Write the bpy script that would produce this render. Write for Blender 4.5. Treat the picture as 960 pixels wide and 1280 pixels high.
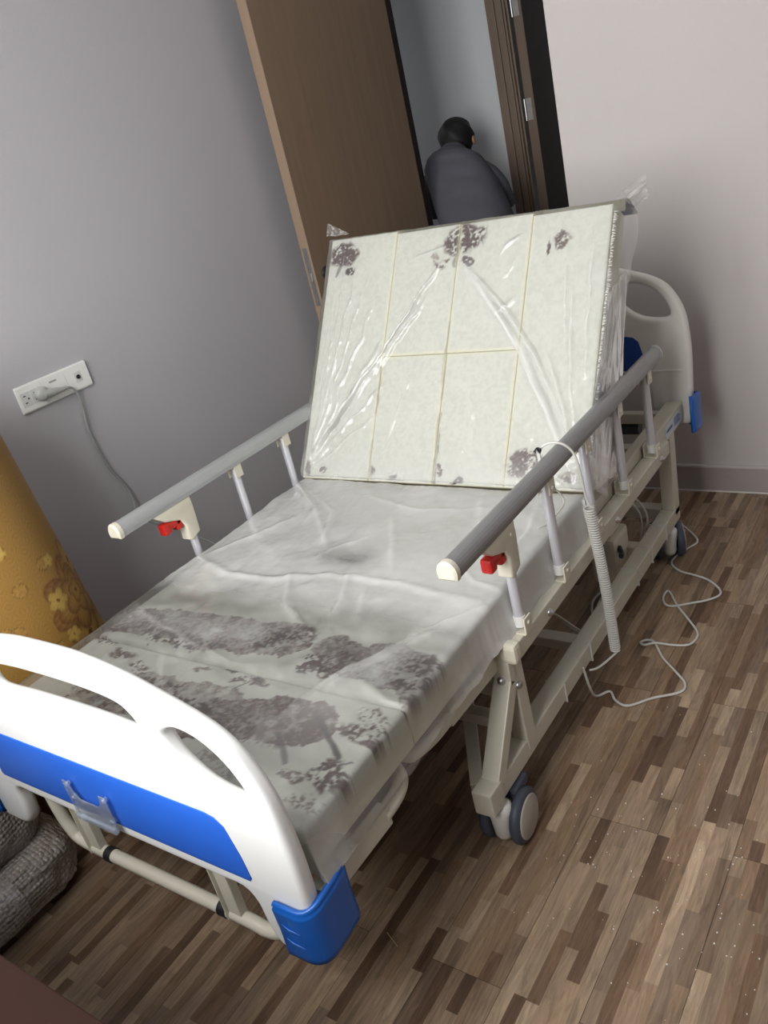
import bpy, bmesh, math, random
import numpy as np
from mathutils import Vector, Matrix

# ------------------------------------------------------------------ camera, world, lights, exposure
for o in list(bpy.data.objects): bpy.data.objects.remove(o, do_unlink=True)
SC = bpy.context.scene
COL = SC.collection
CAM_POS = (1.2659228, -0.6263746, 1.4667612)
CAM_ROWS = ((0.814428541, 0.536218608, -0.221756074), (0.0617466, -0.46008038, -0.8857276), (-0.57696924, 0.70766915, -0.40781229))
cd = bpy.data.cameras.new('camera'); cam = bpy.data.objects.new('camera', cd); COL.objects.link(cam)
r_, d_, f_ = [Vector(v) for v in CAM_ROWS]
m = Matrix(((r_.x, -d_.x, -f_.x), (r_.y, -d_.y, -f_.y), (r_.z, -d_.z, -f_.z))).to_4x4()
m.translation = Vector(CAM_POS); cam.matrix_world = m
cd.sensor_fit = 'VERTICAL'; cd.sensor_height = 24.0; cd.lens = 1054.98 * 24.0 / 1280.0
cd.clip_start = 0.02
SC.camera = cam
W = bpy.data.worlds.new('world'); SC.world = W; W.use_nodes = True
W.node_tree.nodes['Background'].inputs[0].default_value = (0.80, 0.88, 1.0, 1)
W.node_tree.nodes['Background'].inputs[1].default_value = 2.0
def area(name, loc, size, rot, power, color):
    l = bpy.data.lights.new(name, 'AREA'); l.shape = 'RECTANGLE'; l.size, l.size_y = size
    l.energy = power; l.color = color
    o = bpy.data.objects.new(name, l); COL.objects.link(o); o.location = loc; o.rotation_euler = rot
    return o
# daylight standing in the window opening of the wall behind the camera
area('window_daylight', (0.25, -1.27, 1.80), (1.35, 1.85), (math.radians(78), 0, 0), 88, (1.0, 0.985, 0.96))
# added weak fill lamp for the hall, with no real source there
area('hall_fill', (-2.0, 3.15, 1.6), (.6, 1.2), (math.radians(90), 0, math.radians(-90)), 1.6, (.95, .97, 1.0))
SC.view_settings.view_transform = 'Standard'; SC.view_settings.look = 'None'
SC.view_settings.gamma = 1.0; SC.view_settings.use_curve_mapping = False
SC.view_settings.exposure = 0.0

random.seed(7); RNG = np.random.default_rng(7)
PI = math.pi

# ------------------------------------------------------------------ helpers
def tag(o, label=None, cat=None, group=None, kind=None):
    if label: o['label'] = label
    if cat: o['category'] = cat
    if group: o['group'] = group
    if kind: o['kind'] = kind
    return o

def empty(name, loc=(0, 0, 0), **k):
    o = bpy.data.objects.new(name, None); COL.objects.link(o); o.location = loc
    return tag(o, **k)

def link(name, me, mat, parent=None):
    o = bpy.data.objects.new(name, me); COL.objects.link(o)
    if mat and not me.materials: me.materials.append(mat)
    if parent:
        o.parent = parent
        off = Vector((0, 0, 0)); p = parent
        while p: off += p.location; p = p.parent
        o.location = -off
    return o

class MB:
    def __init__(s): s.v = []; s.f = []; s.sm = []
    def add(s, vs, fs, smooth=False):
        n = len(s.v); s.v += [tuple(p) for p in vs]; s.f += [tuple(n + i for i in f) for f in fs]; s.sm += [smooth] * len(fs)
        return s
    def box(s, lo, hi, M=None, bev=0.0):
        bm = bmesh.new(); bmesh.ops.create_cube(bm, size=1)
        c = [(a + b) / 2 for a, b in zip(lo, hi)]; d = [abs(b - a) for a, b in zip(lo, hi)]
        for v in bm.verts: v.co = Vector((c[0] + v.co.x * d[0], c[1] + v.co.y * d[1], c[2] + v.co.z * d[2]))
        if bev: bmesh.ops.bevel(bm, geom=bm.edges[:], offset=min(bev, min(d) * .45), segments=2, affect='EDGES', profile=.6)
        if M is not None: bmesh.ops.transform(bm, matrix=M, verts=bm.verts)
        bm.verts.index_update()
        s.add([v.co for v in bm.verts], [[v.index for v in f.verts] for f in bm.faces], False); bm.free()
        return s
    def bar(s, p, q, w, h, up=(0, 0, 1), bev=.004):
        p, q = Vector(p), Vector(q); t = (q - p); L = t.length; t.normalize()
        side = t.cross(Vector(up)).normalized(); u = side.cross(t)
        M = Matrix(((side.x, t.x, u.x, p.x), (side.y, t.y, u.y, p.y), (side.z, t.z, u.z, p.z), (0, 0, 0, 1)))
        return s.box((-w / 2, 0, -h / 2), (w / 2, L, h / 2), M, bev)
    def tube(s, pts, r, n=10, caps=True):
        P = [Vector(p) for p in pts]; R = r if hasattr(r, '__len__') else [r] * len(P)
        t0 = (P[1] - P[0]).normalized(); ref = Vector((0, 0, 1)) if abs(t0.z) < .9 else Vector((1, 0, 0))
        a = t0.cross(ref).normalized(); vs = []; k = len(P)
        for i in range(k):
            t = (P[min(i + 1, k - 1)] - P[max(i - 1, 0)]).normalized()
            a = (a - t * a.dot(t)).normalized(); b = t.cross(a)
            for j in range(n):
                an = 2 * PI * j / n; vs.append(P[i] + (a * math.cos(an) + b * math.sin(an)) * R[i])
        fs = [(i * n + j, i * n + (j + 1) % n, (i + 1) * n + (j + 1) % n, (i + 1) * n + j) for i in range(k - 1) for j in range(n)]
        s.add(vs, fs, True)
        if caps:
            s.add(vs[:n], [tuple(range(n))[::-1]]); s.add(vs[-n:], [tuple(range(n))])
        return s
    def lathe(s, c, axis, prof, n=24):
        c = Vector(c); ax = Vector(axis).normalized(); ref = Vector((0, 0, 1)) if abs(ax.z) < .9 else Vector((1, 0, 0))
        a = ax.cross(ref).normalized(); b = ax.cross(a); vs = []
        for (r, h) in prof:
            for j in range(n):
                an = 2 * PI * j / n; vs.append(c + ax * h + (a * math.cos(an) + b * math.sin(an)) * r)
        fs = [(i * n + j, i * n + (j + 1) % n, (i + 1) * n + (j + 1) % n, (i + 1) * n + j) for i in range(len(prof) - 1) for j in range(n)]
        return s.add(vs, fs, True)
    def build(s, name, mat, parent=None, auto=None):
        me = bpy.data.meshes.new(name); me.from_pydata(s.v, [], s.f)
        me.polygons.foreach_set('use_smooth', s.sm); me.update()
        bm = bmesh.new(); bm.from_mesh(me); bmesh.ops.recalc_face_normals(bm, faces=bm.faces); bm.to_mesh(me); bm.free()
        return link(name, me, mat, parent)

def spline(pts, n=8, closed=False):
    P = [Vector(p) for p in pts]; k = len(P); out = []
    rng = range(k) if closed else range(k - 1)
    for i in rng:
        if closed: p0, p1, p2, p3 = P[(i - 1) % k], P[i], P[(i + 1) % k], P[(i + 2) % k]
        else: p0, p1, p2, p3 = P[max(i - 1, 0)], P[i], P[i + 1], P[min(i + 2, k - 1)]
        for j in range(n):
            t = j / n
            out.append(.5 * ((2 * p1) + (p2 - p0) * t + (2 * p0 - 5 * p1 + 4 * p2 - p3) * t * t + (3 * p1 - p0 - 3 * p2 + p3) * t ** 3))
    if not closed: out.append(P[-1])
    return out

def plate(name, loops, thick, bevel, origin, mat, parent=None, res=3, xdir=(1, 0, 0), ydir=(0, 0, 1)):
    """flat outline with holes, rounded edges; local x->xdir, y->ydir"""
    cu = bpy.data.curves.new(name, 'CURVE'); cu.dimensions = '2D'; cu.fill_mode = 'BOTH'
    cu.extrude = max(thick / 2 - bevel, 0.0001); cu.bevel_depth = bevel; cu.bevel_resolution = res; cu.offset = -bevel
    for L in loops:
        sp = cu.splines.new('POLY'); sp.points.add(len(L) - 1); sp.use_cyclic_u = True
        for i, p in enumerate(L): sp.points[i].co = (p[0], p[1], 0, 1)
    o = bpy.data.objects.new('tmp', cu); COL.objects.link(o)
    bpy.context.view_layer.update()
    me = bpy.data.meshes.new_from_object(o.evaluated_get(bpy.context.evaluated_depsgraph_get()))
    bpy.data.objects.remove(o); bpy.data.curves.remove(cu)
    X, Y = Vector(xdir), Vector(ydir); Z = X.cross(Y)
    for v in me.vertices: v.co = Vector(origin) + X * v.co.x + Y * v.co.y + Z * v.co.z
    me.name = name; me.materials.clear()
    bm = bmesh.new(); bm.from_mesh(me); bmesh.ops.remove_doubles(bm, verts=bm.verts, dist=1e-5)
    for e in bm.edges: e.smooth = not (len(e.link_faces) == 2 and e.calc_face_angle(0) > .7)
    bm.to_mesh(me); bm.free()
    for p in me.polygons: p.use_smooth = True
    return link(name, me, mat, parent)

def hashn(ix, iy, seed):
    a = (ix * 374761393 + iy * 668265263 + seed * 1442695041).astype(np.int64) & 0x7fffffff
    a = ((a ^ (a >> 13)) * 1274126177) & 0x7fffffff
    a = ((a ^ (a >> 16)) * 2246822519) & 0x7fffffff
    return (a & 0xffff) / 65535.0
def vn(x, y, seed=0):
    x = np.asarray(x, float); y = np.asarray(y, float)
    ix = np.floor(x).astype(np.int64); iy = np.floor(y).astype(np.int64); fx = x - ix; fy = y - iy
    fx = fx * fx * (3 - 2 * fx); fy = fy * fy * (3 - 2 * fy)
    a = hashn(ix, iy, seed); b = hashn(ix + 1, iy, seed); c = hashn(ix, iy + 1, seed); d = hashn(ix + 1, iy + 1, seed)
    return (a * (1 - fx) + b * fx) * (1 - fy) + (c * (1 - fx) + d * fx) * fy
def fbm(x, y, seed=0, o=4):
    t = 0; a = .5; s = 0
    for i in range(o): t = t + a * vn(x * 2 ** i, y * 2 ** i, seed + i * 17); s += a; a *= .5
    return t / s
def sstep(a, b, x):
    t = np.clip((x - a) / (b - a), 0, 1); return t * t * (3 - 2 * t)
def segd(X, Y, pts):
    """distance to a polyline and the run along it 0..1"""
    best = np.full(X.shape, 9.0); T = np.zeros(X.shape); n = len(pts) - 1
    for i in range(n):
        (ax, ay), (bx, by) = pts[i], pts[i + 1]; dx, dy = bx - ax, by - ay
        t = np.clip(((X - ax) * dx + (Y - ay) * dy) / (dx * dx + dy * dy), 0, 1)
        d = np.hypot(X - ax - t * dx, Y - ay - t * dy); mk = d < best
        best = np.where(mk, d, best); T = np.where(mk, (i + t) / n, T)
    return best, T
def inpoly(X, Y, poly):
    ins = np.zeros(X.shape, bool); n = len(poly)
    for i in range(n):
        x1, y1 = poly[i]; x2, y2 = poly[(i + 1) % n]
        c = ((y1 > Y) != (y2 > Y)) & (X < (x2 - x1) * (Y - y1) / ((y2 - y1) if y2 != y1 else 1e-9) + x1)
        ins ^= c
    return ins

def grid_mesh(name, P, mat, parent=None, color=None, attr=None, bottom=False):
    """P: (ni,nj,3)"""
    ni, nj = P.shape[:2]
    idx = np.arange(ni * nj).reshape(ni, nj)
    F = np.stack([idx[:-1, :-1], idx[1:, :-1], idx[1:, 1:], idx[:-1, 1:]], -1).reshape(-1, 4)
    fl = F.tolist()
    if bottom: fl.append(list(idx[:, 0]) + list(idx[-1, 1:]) + list(idx[::-1, -1][1:]) + list(idx[0, ::-1][1:-1]))
    me = bpy.data.meshes.new(name); me.from_pydata(P.reshape(-1, 3).tolist(), [], fl)
    me.polygons.foreach_set('use_smooth', [True] * len(fl))
    if color is not None:
        ca = me.color_attributes.new('Col', 'FLOAT_COLOR', 'POINT')
        c = np.ones((ni * nj, 4)); c[:, :3] = color.reshape(-1, 3); ca.data.foreach_set('color', c.ravel())
    if attr is not None:
        at = me.attributes.new('milk', 'FLOAT', 'POINT'); at.data.foreach_set('value', attr.ravel())
    me.update()
    return link(name, me, mat, parent)

# ------------------------------------------------------------------ materials
def new_mat(name):
    mt = bpy.data.materials.new(name); mt.use_nodes = True
    return mt, mt.node_tree.nodes, mt.node_tree.links, mt.node_tree.nodes['Principled BSDF']
def mat(name, col, rough=.5, metal=0, noise=None, bump=0, bscale=200, spec=.5, coat=0, mix=.15, nscale=30, stretch=(1, 1, 1)):
    mt, N, L, b = new_mat(name)
    b.inputs['Base Color'].default_value = (*col, 1); b.inputs['Roughness'].default_value = rough; b.inputs['Metallic'].default_value = metal
    b.inputs['Specular IOR Level'].default_value = spec; b.inputs['Coat Weight'].default_value = coat
    tc = N.new('ShaderNodeTexCoord'); mp = N.new('ShaderNodeMapping'); mp.inputs['Scale'].default_value = stretch
    L.new(tc.outputs['Object'], mp.inputs['Vector'])
    nz = N.new('ShaderNodeTexNoise'); nz.inputs['Scale'].default_value = nscale; nz.inputs['Detail'].default_value = 5
    L.new(mp.outputs[0], nz.inputs['Vector'])
    mx = N.new('ShaderNodeMix'); mx.data_type = 'RGBA'
    mx.inputs[6].default_value = (*[c * (1 - mix) for c in col], 1); mx.inputs[7].default_value = (*[min(1, c * (1 + mix)) for c in col], 1)
    L.new(nz.outputs['Fac'], mx.inputs[0]); L.new(mx.outputs[2], b.inputs['Base Color'])
    if bump:
        n2 = N.new('ShaderNodeTexNoise'); n2.inputs['Scale'].default_value = bscale; n2.inputs['Detail'].default_value = 3
        L.new(mp.outputs[0], n2.inputs['Vector'])
        bp = N.new('ShaderNodeBump'); bp.inputs['Strength'].default_value = bump; bp.inputs['Distance'].default_value = .002
        L.new(n2.outputs['Fac'], bp.inputs['Height']); L.new(bp.outputs[0], b.inputs['Normal'])
    return mt
def vcol_mat(name, rough, grain=(8, 140, 8), gmix=.25, bump=.15, spec=.4, bdist=.001, distort=0):
    mt, N, L, b = new_mat(name)
    ca = N.new('ShaderNodeVertexColor'); ca.layer_name = 'Col'
    tc = N.new('ShaderNodeTexCoord'); mp = N.new('ShaderNodeMapping'); mp.inputs['Scale'].default_value = grain
    L.new(tc.outputs['Object'], mp.inputs['Vector'])
    nz = N.new('ShaderNodeTexNoise'); nz.inputs['Scale'].default_value = 1; nz.inputs['Distortion'].default_value = distort; nz.inputs['Detail'].default_value = 6; nz.inputs['Roughness'].default_value = .65
    L.new(mp.outputs[0], nz.inputs['Vector'])
    mr = N.new('ShaderNodeMapRange'); mr.inputs[1].default_value = .25; mr.inputs[2].default_value = .75
    mr.inputs[3].default_value = 1 - gmix; mr.inputs[4].default_value = 1 + gmix; L.new(nz.outputs['Fac'], mr.inputs[0])
    vm = N.new('ShaderNodeVectorMath'); vm.operation = 'SCALE'; L.new(ca.outputs[0], vm.inputs[0]); L.new(mr.outputs[0], vm.inputs['Scale'])
    L.new(vm.outputs[0], b.inputs['Base Color']); b.inputs['Roughness'].default_value = rough; b.inputs['Specular IOR Level'].default_value = spec
    bp = N.new('ShaderNodeBump'); bp.inputs['Strength'].default_value = bump; bp.inputs['Distance'].default_value = bdist
    L.new(nz.outputs['Fac'], bp.inputs['Height']); L.new(bp.outputs[0], b.inputs['Normal'])
    return mt
def film_mat(name, base=.1, gain=1.0, tint=(.93, .93, .90), rough=.16, bump=.3, bs=60, gloss=1.0):
    """clear polythene: transparent, with a milky scattering share (attribute milk) and a gloss layer"""
    mt, N, L, b = new_mat(name)
    out = N['Material Output']
    tr = N.new('ShaderNodeBsdfTransparent'); tr.inputs[0].default_value = (.97, .975, .97, 1)
    b.inputs['Base Color'].default_value = (*tint, 1); b.inputs['Roughness'].default_value = .35
    b.inputs['Specular IOR Level'].default_value = .5
    gl = N.new('ShaderNodeBsdfGlossy'); gl.inputs['Roughness'].default_value = rough; gl.inputs[0].default_value = (1, 1, 1, 1)
    tc = N.new('ShaderNodeTexCoord'); nz = N.new('ShaderNodeTexNoise'); nz.inputs['Scale'].default_value = bs; nz.inputs['Detail'].default_value = 3
    L.new(tc.outputs['Object'], nz.inputs['Vector'])
    bp = N.new('ShaderNodeBump'); bp.inputs['Strength'].default_value = bump; bp.inputs['Distance'].default_value = .002
    L.new(nz.outputs['Fac'], bp.inputs['Height'])
    for n_ in (b, gl): L.new(bp.outputs[0], n_.inputs['Normal'])
    at = N.new('ShaderNodeAttribute'); at.attribute_name = 'milk'
    ma = N.new('ShaderNodeMath'); ma.operation = 'MULTIPLY_ADD'; ma.inputs[1].default_value = gain; ma.inputs[2].default_value = base; ma.use_clamp = True
    L.new(at.outputs['Fac'], ma.inputs[0])
    m1 = N.new('ShaderNodeMixShader'); L.new(ma.outputs[0], m1.inputs[0]); L.new(tr.outputs[0], m1.inputs[1]); L.new(b.outputs[0], m1.inputs[2])
    fr = N.new('ShaderNodeFresnel'); fr.inputs[0].default_value = 1.4; L.new(bp.outputs[0], fr.inputs['Normal'])
    fm = N.new('ShaderNodeMath'); fm.operation = 'MULTIPLY'; fm.inputs[1].default_value = gloss; fm.use_clamp = True; L.new(fr.outputs[0], fm.inputs[0])
    m2 = N.new('ShaderNodeMixShader'); L.new(fm.outputs[0], m2.inputs[0]); L.new(m1.outputs[0], m2.inputs[1]); L.new(gl.outputs[0], m2.inputs[2])
    L.new(m2.outputs[0], out.inputs[0])
    return mt

M = {}
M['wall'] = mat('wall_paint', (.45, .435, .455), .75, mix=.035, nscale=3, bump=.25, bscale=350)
M['wall_lit'] = mat('wall_paint_lit', (.55, .515, .50), .75, mix=.03, nscale=3, bump=.25, bscale=350)  # same wall paint, stronger light on the back wall put into the colour
M['hall_wall'] = mat('hall_wall_paint', (.60, .61, .62), .8, mix=.03, nscale=3, bump=.2, bscale=350)
M['ceil'] = mat('ceiling_paint', (.7, .7, .69), .9)
M['base'] = mat('baseboard_paint', (.40, .36, .34), .5, mix=.05)
M['sub'] = mat('floor_joint', (.035, .025, .02), .9)
M['plank'] = vcol_mat('vinyl_plank', .42, grain=(75, 7, 1), gmix=.42, bump=.10, spec=.35, distort=1.6)
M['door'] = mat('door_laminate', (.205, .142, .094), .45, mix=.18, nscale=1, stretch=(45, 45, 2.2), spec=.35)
M['door_edge'] = mat('door_edge_band', (.30, .21, .145), .5, mix=.1, nscale=1, stretch=(40, 40, 2))
M['jamb'] = mat('door_jamb_laminate', (.19, .135, .098), .45, mix=.15, nscale=1, stretch=(45, 45, 2.2))
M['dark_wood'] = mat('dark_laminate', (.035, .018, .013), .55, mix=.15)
M['steel'] = mat('steel', (.55, .55, .55), .3, 1)
M['hinge'] = mat('dull_hinge_steel', (.40, .38, .36), .5, .6)
M['blue_shaded'] = mat('blue_panel_shaded', (.012, .055, .27), .4, mix=.02)  # darker copy of the blue panel, shade at the head end in the colour
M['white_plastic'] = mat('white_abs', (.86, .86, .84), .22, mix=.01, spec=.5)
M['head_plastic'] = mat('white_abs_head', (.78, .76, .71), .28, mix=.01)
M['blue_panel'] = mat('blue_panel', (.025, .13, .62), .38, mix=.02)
M['blue_bump'] = mat('blue_bumper', (.012, .115, .47), .33, mix=.02)
M['cream'] = mat('cream_powder_coat', (.60, .57, .47), .35, mix=.03, bump=.05, bscale=500)
M['cream_p'] = mat('cream_plastic', (.68, .64, .52), .35, mix=.02)
M['alu'] = mat('aluminium_post', (.68, .68, .72), .38, .45, mix=.04)
M['rail'] = mat('handrail_grey', (.30, .30, .30), .38, .45, mix=.18, nscale=1, stretch=(60, 5, 60))
M['rail_l'] = mat('handrail_wrap', (.42, .43, .43), .35, .35, mix=.12, nscale=1, stretch=(60, 5, 60))
M['red'] = mat('red_button', (.55, .02, .015), .35)
M['black'] = mat('black_rubber', (.012, .012, .014), .5)
M['tyre'] = mat('caster_tyre', (.055, .065, .09), .5, mix=.05)
M['hub'] = mat('caster_cover', (.42, .39, .34), .45, mix=.03)
M['fork'] = mat('caster_fork', (.72, .70, .66), .4, mix=.03)
M['cable'] = mat('white_cable', (.62, .61, .57), .4, mix=.03)
M['grey_cable'] = mat('grey_cable', (.30, .31, .30), .45)
M['cloth'] = vcol_mat('mattress_cloth', .85, grain=(260, 260, 260), gmix=.07, bump=.4, spec=.2, bdist=.002)
M['film'] = film_mat('clear_film', .035, 1.0, gloss=1.15)
M['card'] = film_mat('card_holder', .16, 0, tint=(.7, .8, .95), bump=0, rough=.08, gloss=.7)
M['socket'] = mat('outlet_plastic', (.78, .78, .75), .3, mix=.01)
M['socket_d'] = mat('outlet_inset', (.62, .62, .60), .35, mix=.01)
M['gold'] = vcol_mat('gold_brocade', .5, grain=(400, 400, 400), gmix=.14, bump=.3, spec=.4, bdist=.001)
M['cab'] = mat('cabinet_wood', (.026, .013, .010), .8, spec=.05, mix=.12, nscale=6)
M['shirt'] = mat('grey_shirt', (.11, .11, .13), .9, mix=.12, nscale=120, bump=.3, bscale=300)
M['trouser'] = mat('dark_trousers', (.02, .02, .022), .9)
M['hair'] = mat('black_hair', (.008, .007, .007), .6, bump=.6, bscale=400)
M['skin'] = mat('skin', (.33, .19, .13), .55)
M['straw'] = mat('straw', (.6, .45, .25), .6)
M['crumb'] = mat('styrofoam_crumb', (.75, .73, .68), .6)
M['sticker'] = mat('sticker_paper', (.62, .66, .70), .4, mix=.02)
M['ink'] = mat('sticker_ink', (.03, .10, .30), .5)
M['win'] = mat('window_frame_paint', (.6, .6, .6), .4)

# ------------------------------------------------------------------ the room
BACK = 2.264; EDGE = .04; FRONT = -1.00; LEFT = -1.0; RIGHT = 2.5; CEIL = 2.95; HALL = 3.60
def struct(name, mb, mt, parent=None):
    o = mb.build(name, mt, parent)
    if not parent: o['kind'] = 'structure'
    return o
floor = struct('floor', MB().box((-2.2, FRONT - .1, -.12), (RIGHT + .1, 4.6, -.003)), M['sub'])
STAVE = [tuple(.5 * (a + q_) * 1.0 for a, q_ in zip(c_, (.26, .19, .138))) if i_ % 2 else c_ for i_, c_ in enumerate([(.235, .165, .115), (.30, .22, .155), (.165, .108, .074), (.36, .28, .205), (.20, .145, .108), (.27, .205, .16), (.125, .080, .056), (.32, .25, .19), (.22, .165, .13), (.40, .325, .25)])]
def plank_mesh(k):
    w, L, n = .1512, .8992, 6; sw = w / n; rnd = random.Random(k * 31 + 5)
    vs, fs, cols = [], [], []
    def quad(a, c): n0 = len(vs); vs.extend(a); fs.append((n0, n0 + 1, n0 + 2, n0 + 3)); cols.append(c)
    for i in range(n):
        y = 0.0; first = rnd.uniform(.05, .2)
        while y < L - 1e-6:
            ln = first if y == 0 else rnd.choice([.10, .16, .22, .30, .40])
            y2 = y + ln
            if y2 > L - .05: y2 = L
            c = rnd.choice(STAVE); c = (c[0] * 1.06, c[1] * 1.0, c[2] * .90); g = rnd.uniform(.88, 1.12); c = tuple(a * g for a in c)
            # slices so that the colour drifts along the stave
            ns = max(2, int((y2 - y) / .035)); g2 = rnd.uniform(.72, 1.3) if rnd.random() < .6 else 1; c2 = tuple(a * g2 for a in c)
            x0, x1 = i * sw, (i + 1) * sw
            for s in range(ns):
                ya, yb = y + (y2 - y) * s / ns, y + (y2 - y) * (s + 1) / ns
                ca = tuple(a + (b - a) * s / ns for a, b in zip(c, c2)); cb = tuple(a + (b - a) * (s + 1) / ns for a, b in zip(c, c2))
                quad([(x0, ya, 0), (x1, ya, 0), (x1, yb, 0), (x0, yb, 0)], (ca, ca, cb, cb))
            y = y2
    d = (.06, .04, .03); z = -.0029
    for a in ([(0, 0, z), (w, 0, z), (w, 0, 0), (0, 0, 0)], [(w, 0, z), (w, L, z), (w, L, 0), (w, 0, 0)], [(w, L, z), (0, L, z), (0, L, 0), (w, L, 0)], [(0, L, z), (0, 0, z), (0, 0, 0), (0, L, 0)]):
        quad(a, (d, d, d, d))
    me = bpy.data.meshes.new('floor_plank'); me.from_pydata(vs, [], fs)
    ca = me.color_attributes.new('Col', 'FLOAT_COLOR', 'CORNER'); data = []
    for f4 in cols:
        for c in f4: data.extend((*c, 1))
    ca.data.foreach_set('color', data); me.materials.append(M['plank'])
    return me
plank_meshes = [plank_mesh(k) for k in range(28)]
rp = random.Random(3); k = 0
cx = 0
for ci in range(-18, 13):
    x = .596 + ci * .152
    if x > RIGHT: continue
    y0 = .640 - .9 * 3 + (0 if ci % 2 == 0 else .45)
    for rj in range(7):
        y = y0 + rj * .9
        if y < FRONT - .9 or y > 4.2 or (x < LEFT - .16 and y < 2.2): continue
        o = bpy.data.objects.new('floor_plank', rp.choice(plank_meshes)); COL.objects.link(o); o.parent = floor
        o.location = (x + .0004, y + .0004, 0)
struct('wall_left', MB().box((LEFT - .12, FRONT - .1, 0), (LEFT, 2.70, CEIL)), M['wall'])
struct('wall_back', MB().box((EDGE, BACK, 0), (RIGHT + .12, 2.70, CEIL)), M['wall_lit'])
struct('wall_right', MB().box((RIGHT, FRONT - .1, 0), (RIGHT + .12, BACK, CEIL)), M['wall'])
wf = MB()
WX0, WX1, WZ0, WZ1 = -.45, .95, .86, 2.75
wf.box((LEFT - .12, FRONT - .12, 0), (RIGHT + .12, FRONT, WZ0)); wf.box((LEFT - .12, FRONT - .12, WZ1), (RIGHT + .12, FRONT, CEIL))
wf.box((LEFT - .12, FRONT - .12, WZ0), (WX0, FRONT, WZ1)); wf.box((WX1, FRONT - .12, WZ0), (RIGHT + .12, FRONT, WZ1))
struct('wall_front', wf, M['wall'])
w1 = MB()
for a, b in (((WX0, -1.11, WZ0), (WX1, -1.06, WZ0 + .05)), ((WX0, -1.11, WZ1 - .05), (WX1, -1.06, WZ1)), ((WX0, -1.11, WZ0), (WX0 + .05, -1.06, WZ1)), ((WX1 - .05, -1.11, WZ0), (WX1, -1.06, WZ1)), ((.225, -1.11, WZ0), (.275, -1.06, WZ1))):
    w1.box(a, b, None, .004)
struct('window_1', w1, M['win'])
struct('ceiling', MB().box((-2.2, FRONT - .12, CEIL), (RIGHT + .12, 4.6, CEIL + .1)), M['ceil'])
struct('wall_hall', MB().box((-2.2, HALL, 0), (-.74, HALL + .12, CEIL)), M['hall_wall'])
struct('wall_hall_left', MB().box((-2.2, 2.70, 0), (-2.1, HALL, CEIL)), M['hall_wall'])
struct('wall_hall_end', MB().box((-.74, 4.5, 0), (1.2, 4.6, CEIL)), M['hall_wall'])
struct('wall_hall_right', MB().box((1.1, 2.7, 0), (1.2, 4.5, CEIL)), M['hall_wall'])
struct('wall_hall_near', MB().box((-2.2, 2.70, 0), (-.92, 2.80, CEIL)).box((-.92, 2.70, 2.14), (EDGE, 2.82, CEIL)), M['hall_wall'])
def baseboard(name, lo, hi, ax, side):
    b = MB().box(lo, hi, None, .002)
    o = struct(name, b, M['base']); return o
b = baseboard('baseboard_back', (EDGE, BACK - .012, 0), (RIGHT, BACK, .096), 0, -1)
MB().box((EDGE, BACK - .016, .096), (RIGHT, BACK, .106), None, .003).build('top_bead', M['wall_lit'], b)
MB().box((EDGE, BACK - .0145, .0), (RIGHT, BACK - .012, .006), None, .001).build('sealant_line', M['crumb'], b)
b = baseboard('baseboard_left', (LEFT, FRONT, 0), (LEFT + .012, 2.70, .096), 1, 1)
MB().box((LEFT, FRONT, .096), (LEFT + .016, 2.70, .106), None, .003).build('top_bead', M['wall_lit'], b)

# bedroom door: leaf swung open towards the left wall, hinged on the left jamb
dr = empty('door_1', (-.80, 2.70, 0), kind='structure')
dr['label'] = 'open brown wood-grain bedroom door with a lit pale edge, in front of the left wall'
H = Vector((-.800, 2.70, 0)); Fe = Vector((-.862, 1.93, 0)); t = (Fe - H).normalized(); nn = Vector((t.y, -t.x, 0))
if nn.x > 0: nn = -nn     # towards the left wall
TH = .045
def leaf_box(mb, s0, s1, n0, n1, z0, z1, bev=0.001):
    Mx = Matrix(((t.x, nn.x, 0, H.x), (t.y, nn.y, 0, H.y), (0, 0, 1, 0), (0, 0, 0, 1)))
    return mb.box((s0, n0, z0), (s1, n1, z1), Mx, bev)
LW = (Fe - H).length
leaf_box(MB(), .004, LW - .001, 0.0, TH, .008, 2.09).build('door_leaf', M['door'], dr)
leaf_box(MB(), LW - .001, LW, 0.0005, TH - .0005, .008, 2.09, 0).build('edge_band', M['door_edge'], dr)
lp = leaf_box(MB(), LW, LW + .002, .011, TH - .011, .895, 1.115, .0008).build('lock_plate', M['steel'], dr)
leaf_box(MB(), LW + .002, LW + .010, .018, TH - .018, .99, 1.02, .002).build('latch_bolt', M['steel'], lp)
for sgn, nb in ((-1, 0.0), (1, TH)):
    ctr = H + t * (LW - .062) + nn * nb + Vector((0, 0, 1.005)); d = nn * sgn
    hb = MB().lathe(ctr, d, [(0.0001, .008), (.022, .008), (.026, .005), (.026, 0)], 20)
    ho = hb.build('door_handle', M['steel'] if sgn > 0 else M['black'], dr)
    e = ctr + d * .045
    MB().tube([ctr + d * .006, ctr + d * .035, e, e - t * .02, e - t * .10], .0085, 10).build('lever', M['steel'], ho)
# left jamb and casing
jb = MB().box((-.92, 2.70, 0), (-.838, 2.80, 2.14), None, .002)
jb.box((-.92, 2.70, 2.10), (EDGE, 2.80, 2.16), None, .002)
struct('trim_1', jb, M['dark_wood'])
struct('trim_2', MB().box((LEFT, 2.685, 0), (-.845, 2.70, 2.2), None, .002), M['dark_wood'])

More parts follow.
